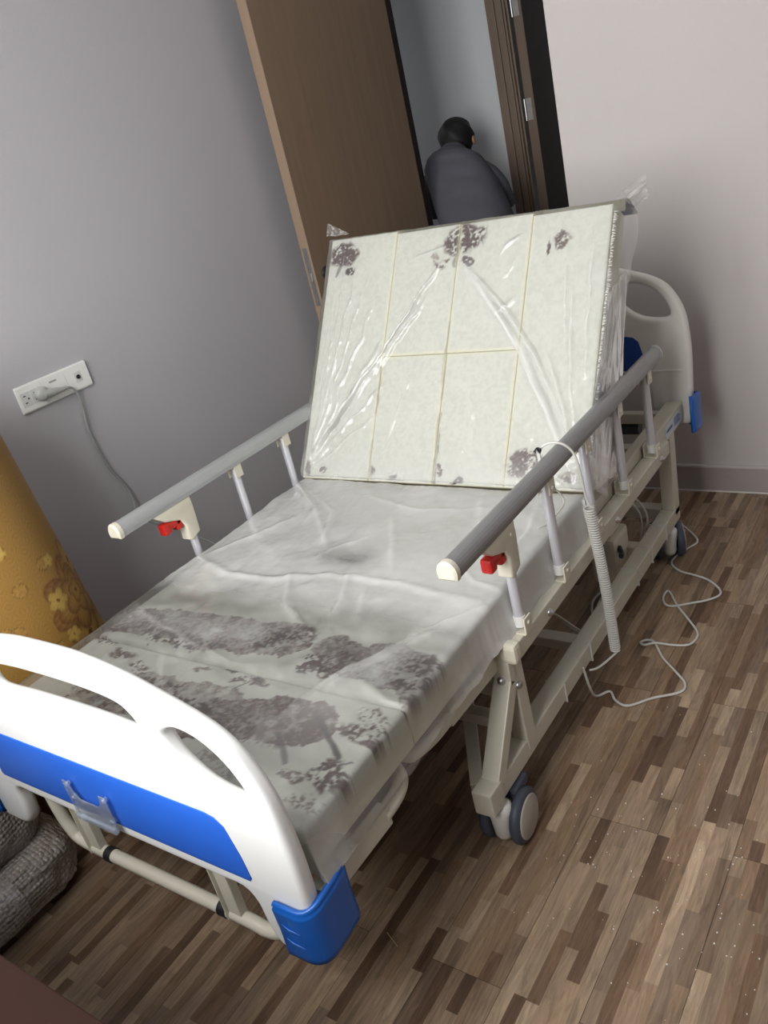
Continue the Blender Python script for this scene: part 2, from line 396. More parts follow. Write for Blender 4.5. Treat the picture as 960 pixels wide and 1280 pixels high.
# far doorway in the hall wall: casing, rebated jamb and open leaf with hinges
def hx(px_x):  # x on the hall wall plane
    return px_x
fx = -.815
cs = MB().box((-.813, HALL - .014, 0), (-.769, HALL, 2.2), None, .002)
struct('trim_3', cs, M['jamb'])
jm = MB().box((-.767, HALL - .010, 0), (-.732, HALL + .13, 2.2), None, .002)
jm.box((-.732, HALL + .000, 0), (-.722, HALL + .05, 2.2), None, .002).box((-.732, HALL + .02, 0), (-.714, HALL + .03, 2.2), None, .002)
struct('trim_4', jm, M['jamb'])
d2 = empty('door_2', (-.69, HALL + .06, 0), kind='structure')
d2['label'] = 'dark brown hall door standing open beyond the back wall, hinges on its edge'
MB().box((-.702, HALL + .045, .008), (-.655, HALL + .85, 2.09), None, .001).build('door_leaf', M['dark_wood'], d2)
MB().box((-.702, HALL + .043, .008), (-.656, HALL + .045, 2.09)).build('edge_band', M['jamb'], d2)
for hz in (1.37, 1.83, .35):
    hg = MB().box((-.698, HALL + .040, hz - .05), (-.670, HALL + .043, hz + .05), None, .0008)
    for q in range(4): hg.lathe((-.678 - .010 * (q % 2), HALL + .040, hz - .036 + q * .024), (0, -1, 0), [(.0035, 0), (.0035, .0012), (.0001, .0012)], 8)
    ho = hg.build('hinge', M['hinge'], d2)
    MB().tube([(-.704, HALL + .038, hz - .05), (-.704, HALL + .038, hz + .05)], .006, 8).build('knuckle', M['steel'], ho)

# ------------------------------------------------------------------ hospital bed
BED = empty('hospital_bed', (0, .95, 0), label='white and cream electric hospital bed with blue panelled end boards and grey side rails', cat='bed')
HALF = [(0, .828), (.09, .826), (.184, .813), (.267, .792), (.358, .762), (.408, .732), (.438, .69), (.458, .638), (.466, .573), (.468, .50), (.464, .40)]
def board(name, y_face, thick, dz, zbot, plastic, cxx, face=-1, xs=1.0):
    bev_ = .0125
    right = [(x, z + dz) for x, z in HALF]
    low = [(.460, zbot + .02), (.450, zbot), (.42, zbot - .002), (.375, zbot), (.354, zbot + .02), (.345, zbot + .06), (.340, .395 + dz), (.322, .416 + dz), (.28, .416 + dz)]
    pts = [Vector((x, z, 0)) for x, z in right]
    sm = spline(pts, 5)
    R = [(p.x, p.y) for p in sm] + [(p.x, p.y) for p in spline([Vector((a, b_, 0)) for a, b_ in low], 3)]
    loop = R + [(-x, z) for x, z in R[::-1] if x > 1e-6]
    loop = loop[:-1] if abs(loop[-1][0]) < 1e-6 else loop
    slot = [(.0, .770), (.1, .768), (.175, .760), (.204, .744), (.216, .716), (.20, .700), (.10, .704), (0, .705)]
    sl = spline([Vector((x, z + dz, 0)) for x, z in slot + [(-x, z) for x, z in slot[::-1][1:-1]]], 4, True)
    side = [(.273, .726), (.31, .741), (.356, .731), (.393, .702), (.415, .664), (.418, .636), (.390, .626), (.332, .636), (.288, .668), (.268, .705)]
    def hole(sg): return [(sg * p.x, p.y) for p in spline([Vector((x, z + dz, 0)) for x, z in side], 4, True)]
    ym = y_face - face * thick / 2
    loops = [loop, [(p.x, p.y) for p in sl], hole(1), hole(-1)]
    loops = [[(x * xs + cxx, z) for x, z in Lp] for Lp in loops]
    bo = plate(name, loops, thick, bev_, (0, ym, 0), plastic, BED, 4)
    # blue inset panel on the outer face and on the inner face
    bl = [(-.352, .447), (.352, .447), (.357, .455), (.352, .50), (.338, .558), (.322, .573), (.30, .577), (-.30, .577), (-.322, .573), (-.338, .558), (-.352, .50), (-.357, .455)]
    blp = [(x + cxx, z + dz) for x, z in bl]
    for yy in ((ym - thick / 2), (ym + thick / 2)):
        plate('blue_panel', [blp], .004, .0015, (0, yy, 0), M['blue_panel'] if dz == 0 else M['blue_shaded'], bo, 1)
    return bo, ym
FB, fy = board('footboard', -.060, .034, 0, .298, M['white_plastic'], .004)
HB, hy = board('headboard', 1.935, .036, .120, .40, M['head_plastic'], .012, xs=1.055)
# moulded seam line on the headboard
MB().box((-.455, 1.932, .578), (.482, 1.936, .583), None, .001).build('mould_line', M['head_plastic'], HB)
def bumper(parent, x_out, x_in, y0, y1, z0, z1, sx):
    """L-shaped corner pad wrapping the board end; sx side sign; y0 outer, y1 rear end"""
    th = .010; sgn = 1 if y1 > y0 else -1
    path = []
    R = .028
    path += [(x_in, y0), (x_out - R * 1.3, y0)]
    for a in range(0, 91, 15):
        an = math.radians(a); path.append((x_out - R + R * math.sin(an), y0 + sgn * (R - R * math.cos(an))))
    path += [(x_out, y0 + sgn * .055), (x_out - .002, y1 - sgn * .006), (x_out - .006, y1)]
    n = len(path); P = []
    prof = [(.0, 0), (.004, .002), (.008, .010), (.0045, .016), (.0075, .024), (.0075, .5), (.0075, .976), (.005, .99), (0, 1)]
    H_ = z1 - z0
    rows = []
    for i, (x, y) in enumerate(path):
        a = path[max(i - 1, 0)]; b_ = path[min(i + 1, n - 1)]
        tx, ty = b_[0] - a[0], b_[1] - a[1]; l = math.hypot(tx, ty); nx, ny = ty / l * sgn, -tx / l * sgn
        u = i / (n - 1); top = z1 + .028 * max(0, u - .35) ; bot = z0 + .022 * max(0, u - .45) ** 1
        col = []
        for q, (o_, h) in enumerate([(0, 0), (.005, .0), (.010, .03), (.010, .12), (.0085, .5), (.010, .86), (.010, .91), (.0065, .935), (.0085, .97), (.005, 1), (0, 1)]):
            col.append((sx * (x + nx * o_), y + ny * o_, bot + (top - bot) * h))
        rows.append(col)
    m_ = len(rows[0]); vs = [p for r in rows for p in r]
    fs = [(i * m_ + j, (i + 1) * m_ + j, (i + 1) * m_ + j + 1, i * m_ + j + 1) for i in range(n - 1) for j in range(m_ - 1)]
    inner = []
    fs += [(i * m_, i * m_ + m_ - 1, (i + 1) * m_ + m_ - 1, (i + 1) * m_) for i in range(n - 1)]
    fs += [tuple(range(m_)), tuple((n - 1) * m_ + j for j in range(m_))]
    o = MB().add(vs, fs, True).build('corner_bumper', M['blue_bump'], parent)
    o.data.polygons.foreach_set('use_smooth', [True] * len(o.data.polygons))
    # three moulded finger ridges on the front face
    if sgn > 0 :
        for rz in (.35, .62):
            zz = z0 + (z1 - z0) * rz
            MB().tube([(sx * (x_in + .010), y0 - .0095, zz + .004), (sx * (x_in + .025), y0 - .0108, zz), (sx * (x_in + .045), y0 - .0095, zz - .004)], [.0005, .002, .0005], 8).build('grip_ridge', M['blue_bump'], parent)
    return o
for s in (1, -1):
    bumper(FB, .473, .402 if s > 0 else .445, -.064, .026, .314, .430, s)
    bumper(HB, .510, .47, 1.990, 1.895, .375, .490, s)
# card holder on the footboard
ch = [(-.060, .0), (.060, .0), (.062, .075), (.058, .082), (.044, .083), (.040, .062), (.028, .050), (-.026, .050), (-.038, .062), (-.044, .086), (-.060, .088), (-.062, .075)]
CH = plate('card_holder', [[(x - .022, z + .442) for x, z in ch]], .003, .0012, (0, -.072, 0), M['card'], FB, 2)
for x, z in ((-.074, .520), (.032, .515), (-.070, .490), (.030, .465)):
    MB().lathe((x, -.0735, z), (0, -1, 0), [(.005, -.009), (.005, .001), (.0001, .002)], 10).build('holder_stud', M['card'], FB)
plate('holder_lip', [[(-.08, .440), (.036, .440), (.036, .452), (-.08, .452)]], .008, .002, (0, -.075, 0), M['card'], FB, 2)
# U tube under the footboard with two flat struts and black bands
ut = spline([(-.262, -.03, .42), (-.262, -.03, .36), (-.248, -.03, .305), (-.205, -.03, .279), (0, -.03, .276), (.24, -.03, .274), (.300, -.03, .270), (.335, -.025, .278), (.36, -.02, .31)], 6)
MB().tube(ut, .0135, 14).build('foot_tube', M['cream'], BED)
for x in (-.165, .232):
    MB().box((x - .017, -.038, .27), (x + .017, -.020, .425), None, .002).box((x - .017, -.045, .27), (x - .014, -.010, .425), None, .001).build('foot_strut', M['cream'], BED)
    xb = x + .036 if x < 0 else x - .034
    MB().tube([(xb - .010, -.03, .275), (xb + .010, -.03, .275)], .0155, 14).build('black_band', M['black'], BED)

# frames on both sides
for s in (1, -1):
    X = lambda x: s * x
    # outer rail carrier and inner long beam
    MB().bar((X(.475), .645, .424), (X(.475), 1.70, .424), .040, .042, bev=.004).build('side_beam', M['cream'], BED)
    MB().box((X(.454), .618, .403), (X(.498), .650, .450), None, .010).build('beam_end_cap', M['cream_p'], BED)
    MB().tube([(X(.475), 1.70, .424), (X(.475), 1.712, .424)], [.020, .012], 12).build('beam_end_cap', M['cream_p'], BED)
    MB().bar((X(.438), .70, .452), (X(.438), 1.93, .452), .030, .055, bev=.003).bar((X(.448), 1.62, .450), (X(.448), 1.93, .450), .05, .06, bev=.003).build('long_beam', M['cream'], BED)
    # thigh and calf section frames
    MB().bar((X(.436), .70, .396), (X(.440), .42, .412), .022, .040, bev=.003).build('thigh_beam', M['cream'], BED)
    MB().tube(spline([(X(.442), .43, .412), (X(.444), .36, .416), (X(.436), .31, .419), (X(.42), .292, .424), (X(.30), .288, .424)], 5), .014, 12).build('thigh_end_tube', M['cream'], BED)
    MB().tube(spline([(X(.30), .262, .424), (X(.40), .260, .424), (X(.438), .248, .420), (X(.455), .215, .414), (X(.457), .16, .410)], 5), .015, 12).build('calf_end_tube', M['cream'], BED)
    MB().bar((X(.457), .17, .410), (X(.452), -.02, .408), .024, .042, bev=.003).build('calf_beam', M['cream'], BED)
    # base
    MB().bar((X(.450), .47, .155), (X(.450), 1.815, .150), .046, .048, bev=.004).build('base_beam', M['cream'], BED)
    MB().bar((X(.455), .655, .430), (X(.455), .662, .150), .040, .042, up=(0, 1, 0), bev=.004).build('upright', M['cream'], BED)
    MB().bar((X(.454), .640, .425), (X(.454), .634, .345), .042, .034, up=(0, 1, 0), bev=.003).bar((X(.454), .634, .352), (X(.454), .505, .172), .042, .034, up=(0, 1, 0), bev=.003).build('foot_brace', M['cream'], BED)
    MB().box((X(.430), .452, .126), (X(.477), .505, .187), None, .004).build('caster_socket', M['cream'], BED)
    MB().bar((X(.452), 1.80, .43), (X(.452), 1.790, .150), .042, .050, up=(0, 1, 0), bev=.004).build('upright', M['cream'], BED)
    MB().bar((X(.30), .69, .215), (X(.415), .50, .150), .030, .022, bev=.002).build('diagonal_brace', M['cream'], BED)
    bl = MB()
    for (x, y, z) in ((.475, .645, .330),): MB().lathe((X(x), y, z), (s, 0, 0), [(.0001, .007), (.007, .006), (.009, .001), (.009, 0)], 12).build('bolt', M['steel'], BED)
    for (x, y, z) in ((.454, .618, .358),): bl.lathe((x * s, y - .002, z), (0, -1, .15), [(.0001, .009), (.006, .008), (.010, .002), (.010, -.002)], 12)
    bl.build('bolt', M['steel'], BED)
    for y in (.80, 1.24, 1.62):
        MB().lathe((X(.496), y, .420), (s, 0, 0), [(.0001, .010), (.005, .009), (.006, .004), (.009, .003), (.009, -.002)], 12).build('bolt', M['steel'], BED)
    for y in (.85, 1.02, 1.39, 1.52, 1.66):
        MB().box((X(.424), y, .1235), (X(.4765), y + .004, .1765), None, .001).build('tape_ring', M['socket_d'], BED)
MB().box((.4735, 1.74, .428), (.4745, 1.90, .470)).build('sticker', M['sticker'], BED)
ik = MB()
for q in range(5): ik.lathe((.4746, 1.755 + q * .012, .449), (1, 0, 0), [(.0001, .0003), (.0055, .0003), (.0055, 0)], 10)
for q in range(4): ik.box((.4745, 1.825, .438 + q * .007), (.4749, 1.885 - .01 * (q % 2), .4415 + q * .007))
ik.build('sticker_print', M['ink'], BED)
for (y, z, w_, h_) in ((.70, .165, .03, .03), (.62, .24, .028, .028), (1.05, .150, .04, .03), (1.55, .150, .04, .03), (1.78, .16, .04, .04), (.72, .36, .035, .035), (1.15, .42, .03, .03), (1.88, .445, .03, .035), (1.72, .40, .04, .03), (.66, .295, .025, .03)):
    MB().bar((-.43, y, z), (.43, y, z), w_, h_, bev=.003).build('cross_member', M['cream'], BED)
# slatted deck under the mattress
for i in range(14):
    y = .06 + i * .077
    MB().box((-.43, y, .432), (.43, y + .045, .444), None, .002).build('deck_slat', M['cream'], BED)
# backrest frame
P0 = Vector((0, 1.14, .55)); E_ = Vector((0, .5640, .8258)); N_ = Vector((0, -.8258, .5640))
def BP(u, v, n): return P0 + Vector((u, 0, 0)) + E_ * v + N_ * n
for u in (-.38, .38): MB().bar(BP(u, -.02, -.118), BP(u, .70, -.118), .03, .03, up=N_).build('backrest_beam', M['cream'], BED)
for i in range(7): MB().bar(BP(-.40, .05 + i * .10, -.096), BP(.40, .05 + i * .10, -.096), .04, .010, up=N_, bev=.002).build('backrest_slat', M['cream'], BED)
# drive unit and control box under the head end
MB().tube([(.05, 1.05, .26), (.05, 1.55, .32)], .028, 14).build('actuator', M['black'], BED)
MB().box((.02, .98, .20), (.10, 1.12, .32), None, .012).build('motor_housing', M['black'], BED)
MB().tube([(.16, 1.90, .40), (.34, 1.90, .40)], .022, 14).build('head_drive', M['tyre'], BED)
cb = MB().box((.315, 1.44, .085), (.395, 1.56, .235), None, .014).box((.33, 1.455, .235), (.38, 1.545, .262), None, .008).build('control_box', M['cream_p'], BED)
MB().tube([(.396, 1.47, .20), (.41, 1.45, .19), (.42, 1.42, .20)], .008, 8).build('cable_gland', M['black'], cb)

def caster(x, y, s, rot):
    f = MB()
    f.lathe((x, y, .028), (0, 0, 1), [(.0001, 0), (.016, 0), (.0215, .012), (.0235, .045), (.027, .070), (.027, .084), (.022, .090), (.014, .092), (.014, .10)], 20)
    co = f.build('caster', M['fork'], BED)
    ax = Vector((math.cos(rot), math.sin(rot), 0)); tr = Vector((-ax.y, ax.x, 0))
    c = Vector((x, y, .0625)) + tr * .034
    for q in (-1, 1):
        w = MB().lathe(c + ax * q * .025, ax * q, [(.040, 0), (.058, 0), (.0625, .006), (.0625, .014), (.057, .021), (.050, .0225)], 36)
        w.build('wheel', M['tyre'], co)
        MB().lathe(c + ax * q * .025, ax * q, [(.050, .021), (.050, .0235), (.046, .026), (.0001, .027)], 32).build('wheel_cover', M['hub'], co)
    MB().tube([c - ax * .022, c + ax * .022], .010, 10).build('axle', M['steel'], co)
    p = Vector((x, y, .112)) + tr * .055
    Mx = Matrix.Translation(p) @ Matrix.Rotation(rot, 4, 'Z')
    MB().box((-.028, -.02, -.012), (.028, .045, .014), Mx, .006).build('brake_pedal', M['tyre'], co)
for s in (1, -1):
    caster(s * .460, .500, s, math.radians(4 * s)); caster(s * .452, 1.745, s, math.radians(28 * s))

# side rails
POSTS = [.690, .905, 1.125, 1.350, 1.590]
def rail(s, mt):
    x = s * .480; z0, z1 = .702, .740; y0, y1 = .478, 1.690
    prof = [(-.019, 0)] + [(-.021 * math.cos(a), .012 + .026 * math.sin(a)) for a in [i * PI / 12 for i in range(0, 13)]] + [(.019, 0)]
    n = len(prof); vs = []; ys = np.linspace(y0, y1, 24)
    for y in ys:
        for (a, b_) in prof: vs.append((x + a, y, z0 + b_))
    fs = [(i * n + j, i * n + (j + 1) % n, (i + 1) * n + (j + 1) % n, (i + 1) * n + j) for i in range(len(ys) - 1) for j in range(n)]
    fs += [tuple(range(n)), tuple((len(ys) - 1) * n + j for j in range(n))]
    hr = MB().add(vs, fs, False).build('side_rail', mt, BED)
    hr['label'] = 'grey metal side rail, ' + ('near side with cord over it' if s > 0 else 'wall side')
    for ya, yb in ((y0 - .012, y0 + .004), (y1 - .004, y1 + .010)):
        vs = []
        for y, k_ in ((ya, .8), (ya + (.004 if ya < y0 else 0), 1.06), (yb, 1.06)) if ya < y0 else ((ya, 1.06), (yb - .004, 1.06), (yb, .8)):
            for (a, b_) in prof: vs.append((x + a * k_, y, z0 + .018 + (b_ - .018) * k_))
        fs = [(i * n + j, i * n + (j + 1) % n, (i + 1) * n + (j + 1) % n, (i + 1) * n + j) for i in range(2) for j in range(n)] + [tuple(range(n)), tuple(2 * n + j for j in range(n))]
        MB().add(vs, fs).build('end_cap', M['cream_p'] if ya < y0 else M['rail_l'], hr)
    for i, y in enumerate(POSTS):
        top = z0 - .012; bx = x + s * .0
        MB().tube([(bx, y + .003, .468), (bx, y, top)], .0115, 14).build('post', M['alu'], hr)
        # upper bracket
        MB().box((x - .016, y - .014, z0 - .038), (x - .012, y + .016, z0 + .004), None, .002).box((x + .012, y - .014, z0 - .038), (x + .016, y + .016, z0 + .004), None, .002).box((x - .014, y - .012, z0 - .012), (x + .014, y + .012, z0 + .002), None, .003).lathe((x + s * .016, y, z0 - .024), (s, 0, 0), [(.0001, .003), (.004, .003), (.005, 0)], 10).build('upper_bracket', M['cream_p'] if i else M['cream_p'], hr)
        # lower clevis on the beam
        MB().box((x - .021, y - .016, .444), (x - .017, y + .016, .482), None, .003).box((x + .017, y - .016, .444), (x + .021, y + .016, .482), None, .003).box((x - .019, y - .017, .442), (x + .019, y + .017, .447), None, .001).lathe((x + s * .021, y, .468), (s, 0, 0), [(.0001, .003), (.004, .003), (.005, 0)], 10).build('clevis', M['cream_p'], hr)
        MB().tube([(bx, y + .003, .456), (bx, y + .003, .480)], .0135, 14).build('post_sleeve', M['socket'], hr)
    # latch housing at the first post
    y = POSTS[0]
    out = [(-.115, .000), (.022, .000), (.024, -.03), (.020, -.105), (-.014, -.118), (-.022, -.112), (-.020, -.070), (-.030, -.048), (-.052, -.040), (-.078, -.030)]
    lh = plate('latch_housing', [[(a, b_) for a, b_ in out]], .036, .005, (x, y, z0), M['cream_p'], hr, 2, xdir=(0, 1, 0), ydir=(0, 0, 1))
    MB().box((x - .013, y - .088, z0 - .068), (x + .013, y - .062, z0 - .036), None, .006).box((x - .013, y - .076, z0 - .060), (x + .013, y - .026, z0 - .038), None, .006).box((x - .013, y - .046, z0 - .072), (x + .013, y - .024, z0 - .040), None, .006).build('release_button', M['red'], hr)
    return hr
rail(1, M['rail']); rail(-1, M['rail_l'])

# ------------------------------------------------------------------ mattress
CLOTH = np.array([.58, .58, .525]); INK = np.array([.105, .058, .052]); DINK = np.array([.045, .03, .035]); YEL = np.array([.66, .63, .46])
def paint(X, Y, polys, blobs, lines, seed, soft=None):
    wx = (fbm(X * 30, Y * 30, seed) - .5) * .035; wy = (fbm(X * 30, Y * 30, seed + 9) - .5) * .035
    X2, Y2 = X + wx, Y + wy
    fine = fbm(X * 160, Y * 160, seed + 3, 3); mid = fbm(X * 45, Y * 45, seed + 5, 3)
    ink = np.zeros(X.shape); dk = np.zeros(X.shape)
    for poly, st in polys:
        mk = inpoly(X2, Y2, poly).astype(float)
        ink = np.maximum(ink, mk * st * (.72 + 1.3 * (mid - .45)) * (.9 + 1.3 * (fine - .5)))
    for (x, y, rx, ry, st, thr) in blobs:
        d = ((X2 - x) / rx) ** 2 + ((Y2 - y) / ry) ** 2
        v = sstep(1.1, .5, d) * sstep(thr - .06, thr + .06, fine * .6 + mid * .4)
        ink = np.maximum(ink, v * st); dk = np.maximum(dk, v * max(0, st - .7) * 1.6)
    for pts, wd, st in lines:
        d, T = segd(X + wx * .3, Y + wy * .3, pts); v = sstep(wd, wd * .5, d); dk = np.maximum(dk, v * st)
    hf = fbm(X * 300, Y * 300, seed + 55, 2); ink = ink * (.76 + .74 * hf); ink = np.clip(ink, 0, 1)[..., None]; dk = np.clip(dk, 0, 1)[..., None]
    c = CLOTH * (1 - ink) + INK * ink
    c = c * (1 - dk) + DINK * dk
    return c * (1 + .05 * (fbm(X * 60, Y * 60, seed + 30)[..., None] - .5))
def prof1(a, b, r, depth, step):
    """rounded-edge profile from a to b: positions and drops"""
    n = max(3, int((b - a - 2 * r) / step)); pos = [a, a, a]; drop = [depth, depth * .6, r * 1.0]
    for k_ in range(1, 4):
        an = PI / 2 * k_ / 4; pos.append(a + r - r * math.cos(an)); drop.append(r - r * math.sin(an))
    mid = list(np.linspace(a + r, b - r, n + 1)); pos += mid; drop += [0] * len(mid)
    for k_ in (3, 2, 1):
        an = PI / 2 * k_ / 4; pos.append(b - r + r * math.cos(an)); drop.append(r - r * math.sin(an))
    pos += [b, b, b]; drop += [r, depth * .6, depth]
    return np.array(pos), np.array(drop)
def slab(name, u0, u1, v0, v1, thick, to3, colorf, parent, r=.010, step=.004, puff=.004):
    pu, du = prof1(u0, u1, r, thick, step); pv, dv = prof1(v0, v1, r, thick, step)
    U, V = np.meshgrid(pu, pv, indexing='ij'); DU, DV = np.meshgrid(du, dv, indexing='ij')
    D = np.minimum(np.sqrt(DU ** 2 + DV ** 2), thick)
    su = (U - u0) / (u1 - u0); sv = (V - v0) / (v1 - v0)
    n = -D + puff * (np.clip(16 * su * (1 - su) * sv * (1 - sv), 0, 1)) ** .5 * (D == 0) + (fbm(U * 12, V * 12, 77) - .5) * .003 * (D == 0)
    c = colorf(U, V, D)
    return grid_mesh(name, to3(U, V, n), M['cloth'], parent, color=c, bottom=True)
def flat3(U, V, n): return np.stack([U, V, .532 + n], -1)
def back3(U, V, n): return np.stack([U, 1.14 + .5640 * V - .8258 * n, .55 + .8258 * V + .5640 * n], -1)
band1 = [(-.48, .30), (-.48, .40), (-.387, .431), (-.256, .444), (-.133, .457), (-.03, .455), (.03, .470), (.075, .468), (.115, .44), (.142, .41), (.097, .361), (-.006, .347), (-.111, .327), (-.259, .342), (-.385, .326)]
band2 = [(.141, .395), (.15, .433), (.194, .459), (.264, .434), (.281, .460), (.347, .465), (.425, .452), (.48, .42), (.48, .29), (.44, .30), (.394, .34), (.318, .343), (.27, .328), (.2, .365)]
big = [(.0, .15), (.071, .20), (.154, .243), (.276, .268), (.342, .24), (.365, .19), (.302, .139), (.204, .13), (.1, .09), (.0, .09)]
hut = [(-.22, .20), (-.17, .228), (.0, .237), (.1, .247), (.13, .20), (.05, .11), (-.15, .09), (-.32, .10)]
FP = [(band1, .85), (band2, .85), (big, 1.15), (hut, .7)]
FBL = [(-.20, .345, .16, .03, 1.05, .54), (.03, .405, .08, .045, 1.1, .52), (.22, .36, .09, .035, 1.0, .54), (.40, .40, .07, .06, 1.1, .50), (.12, .16, .20, .05, 1.05, .55), (-.10, .17, .16, .05, 1.0, .55), (.09, .43, .045, .035, .95, .5), (-.40, .288, .05, .018, .8, .5), (-.30, .262, .06, .02, .8, .5), (-.215, .235, .035, .018, .8, .45), (.101, .279, .04, .012, .8, .45), (.06, .262, .02, .01, .8, .4),
       (.416, .215, .07, .03, .85, .48), (.40, .262, .05, .02, .7, .5), (.415, .11, .045, .035, .95, .46), (.35, .09, .03, .018, .8, .45), (.02, .29, .02, .01, .8, .4), (-.05, .275, .03, .012, .7, .45),
       (-.43, .36, .04, .05, .8, .5), (.45, .36, .05, .05, .95, .48), (.0, .735, .055, .016, .95, .48), (-.30, .728, .04, .012, .75, .47), (.26, .722, .045, .014, .5, .5), (.45, .73, .03, .02, .6, .5),
       (-.38, .18, .07, .03, .7, .5), (-.25, .14, .08, .03, .7, .48), (.2, .06, .08, .03, .5, .5), (.42, .05, .05, .02, .7, .5)]
FL = [([(.305, .225), (.407, .150)], .008, .9), ([(.255, .165), (.319, .110)], .007, .8), ([(.07, .235), (.10, .29)], .003, .7), ([(.38, .11), (.44, .15)], .003, .7), ([(.18, .15), (.21, .08)], .004, .5)]
def fcol(U, V, D): 
    c = paint(U, V, FP, FBL, FL, 11)
    e = sstep(.010, .022, D)[..., None] * .96
    return c * (1 - e) + YEL * 1.02 * e
MT = empty('mattress', (0, .95, .45), label='cream sectioned mattress printed with brown trees, back part raised, on the bed', cat='mattress')
slab('calf_section', -.447, .447, .000, .300, .085, flat3, fcol, MT, r=.012, step=.0035)
slab('thigh_section', -.447, .447, .302, .690, .085, flat3, fcol, MT, r=.014, step=.0035)
slab('seat_section', -.447, .447, .692, 1.128, .085, flat3, fcol, MT, r=.014, step=.006)
BBL = [(-.405, .705, .060, .042, .95, .42), (.032, .695, .075, .045, .95, .42), (.33, .652, .026, .03, .8, .5), (.292, .636, .006, .018, 1, .3), (-.372, .652, .020, .014, 1.1, .38), (.052, .634, .018, .014, 1.1, .38), (-.035, .640, .035, .020, .8, .48), (-.06, .655, .02, .012, .5, .4),
       (.290, .066, .060, .038, .85, .42), (-.193, .028, .012, .020, .9, .4), (-.118, .014, .018, .010, 1.1, .35), (.036, .036, .014, .022, .9, .4), (.100, .013, .018, .011, 1.1, .35), (-.381, .026, .018, .010, 1.1, .35), (-.44, .03, .015, .03, .8, .4), (.41, .03, .03, .02, .8, .42)]
BL = [([(-.400, .69), (-.420, .640)], .008, .6), ([(.02, .68), (.008, .625)], .010, .55), ([(-.206, .34), (-.205, .20)], .006, .7), ([(-.204, .12), (-.203, .0)], .006, .6), ([(.012, .46), (.014, .24)], .006, .6), ([(.016, .20), (.020, .0)], .008, .65)]
def bcol(U, V, D):
    c = paint(U, V, [], BBL, BL, 41)
    c = c * .94  # backrest cloth darkened in the colour to offset its stronger light
    mot = sstep(.45, .62, fbm(U * 110, V * 110, 91, 3))[..., None] * .07
    c = c * (1 - mot)
    ed = np.minimum(np.minimum(np.abs(U + .206), np.abs(U - .237)), np.where((U > -.206) & (U < .237), np.minimum(np.abs(V - .371), np.abs(U - .013 - .0015) + .002 * (V > .5)), 9)) + (fbm(U * 70, V * 70, 5) - .5) * .006
    e = np.maximum(np.clip(D / .003, 0, 1) * .8, sstep(.012, .002, ed) * .6)[..., None]
    return c * (1 - e) + YEL * e
for nm, u0, u1, v0, v1 in (('back_panel', -.458, -.2065, 0, .757), ('back_panel', .2375, .458, 0, .738), ('back_panel', -.2055, .0115, .3715, .747), ('back_panel', .0125, .2365, .3715, .745), ('back_panel', -.2055, .0145, 0, .3705), ('back_panel', .0155, .2365, 0, .3705)):
    slab(nm, u0, u1, v0, v1, .085, back3, bcol, MT, r=.004, step=.0028, puff=.003)
# fringe of the cloth edging on the right side of the back part
fr = MB()
for i in range(170):
    v = .01 + i * .0042; a = random.uniform(-.004, .004)
    p = BP(.459, v, -.010 + a * .5); q = BP(.464 + random.uniform(0, .005), v + a, -.012 + random.uniform(-.006, .006))
    fr.tube([p, q], [.0022, .0008], 4, False)
fo = fr.build('frayed_edging', M['crumb'], MT); fo['kind'] = 'stuff'

# ------------------------------------------------------------------ clear plastic film over the mattress
FILM = empty('plastic_film', (0, .95, .54), label='clear wrinkled plastic film wrapped over the whole mattress', cat='plastic wrap')
def ridges(X, Y, lst, seed):
    h = np.zeros(X.shape); mk = np.zeros(X.shape)
    wob = (fbm(X * 14, Y * 14, seed) - .5) * .022
    for pts, a, w in lst:
        d, T = segd(X + wob, Y - wob, pts); env = np.sin(np.clip(T, 0.02, .98) * PI) ** .35
        h += a * env * np.exp(-(d / w) ** 2); mk += .5 * env * np.exp(-(d / (w * .6)) ** 2) * min(1, a / .004)
    return h, mk
BR = [([(-.03, .645), (-.203, .385), (-.43, .06)], .009, .006), ([(-.045, .63), (-.22, .36), (-.43, .05)], .006, .004), ([(-.06, .55), (-.18, .40), (-.42, .08)], .007, .006), ([(-.10, .50), (-.30, .22)], .005, .004),
      ([(-.43, .04), (-.375, .70)], .005, .005), ([(-.43, .05), (-.33, .68)], .006, .006), ([(-.43, .05), (-.29, .62)], .006, .004), ([(-.42, .05), (-.25, .55)], .006, .007), ([(-.42, .05), (-.20, .44)], .007, .006), ([(-.42, .04), (-.18, .30)], .006, .006), ([(-.41, .03), (-.20, .20)], .005, .005), ([(-.43, .2), (-.41, .6)], .004, .004),
      ([(.05, .62), (.15, .50), (.25, .38), (.37, .15), (.43, .03)], .009, .012), ([(.07, .61), (.19, .49), (.29, .36), (.41, .14)], .006, .006), ([(.09, .58), (.20, .44), (.33, .22)], .004, .005), ([(.31, .40), (.39, .20), (.43, .08)], .006, .006), ([(.37, .55), (.40, .25), (.44, .08)], .006, .005),
      ([(.34, .66), (.36, .45), (.39, .30)], .004, .004), ([(.42, .70), (.43, .30)], .005, .004), ([(.15, .66), (.21, .70)], .006, .006), ([(.16, .58), (.22, .64)], .004, .008), ([(-.15, .66), (-.02, .70)], .004, .005), ([(.10, .30), (.14, .10)], .003, .006), ([(-.10, .30), (-.16, .08)], .003, .006), ([(.16, .47), (.21, .53)], .005, .006)]
def film_grid(u0, u1, v0, v1, du, dv, step):
    pu, a = prof1(u0, u1, .012, du, step); pv, b_ = prof1(v0, v1, .012, dv, step)
    U, V = np.meshgrid(pu, pv, indexing='ij'); A, B = np.meshgrid(a, b_, indexing='ij')
    return U, V, A, B
U, V, A, B = film_grid(-.470, .482, .004, .768, .10, .10, .0042)
h, mk = ridges(U, V, BR, 5)
D = np.minimum(np.sqrt(A ** 2 + B ** 2), .10)
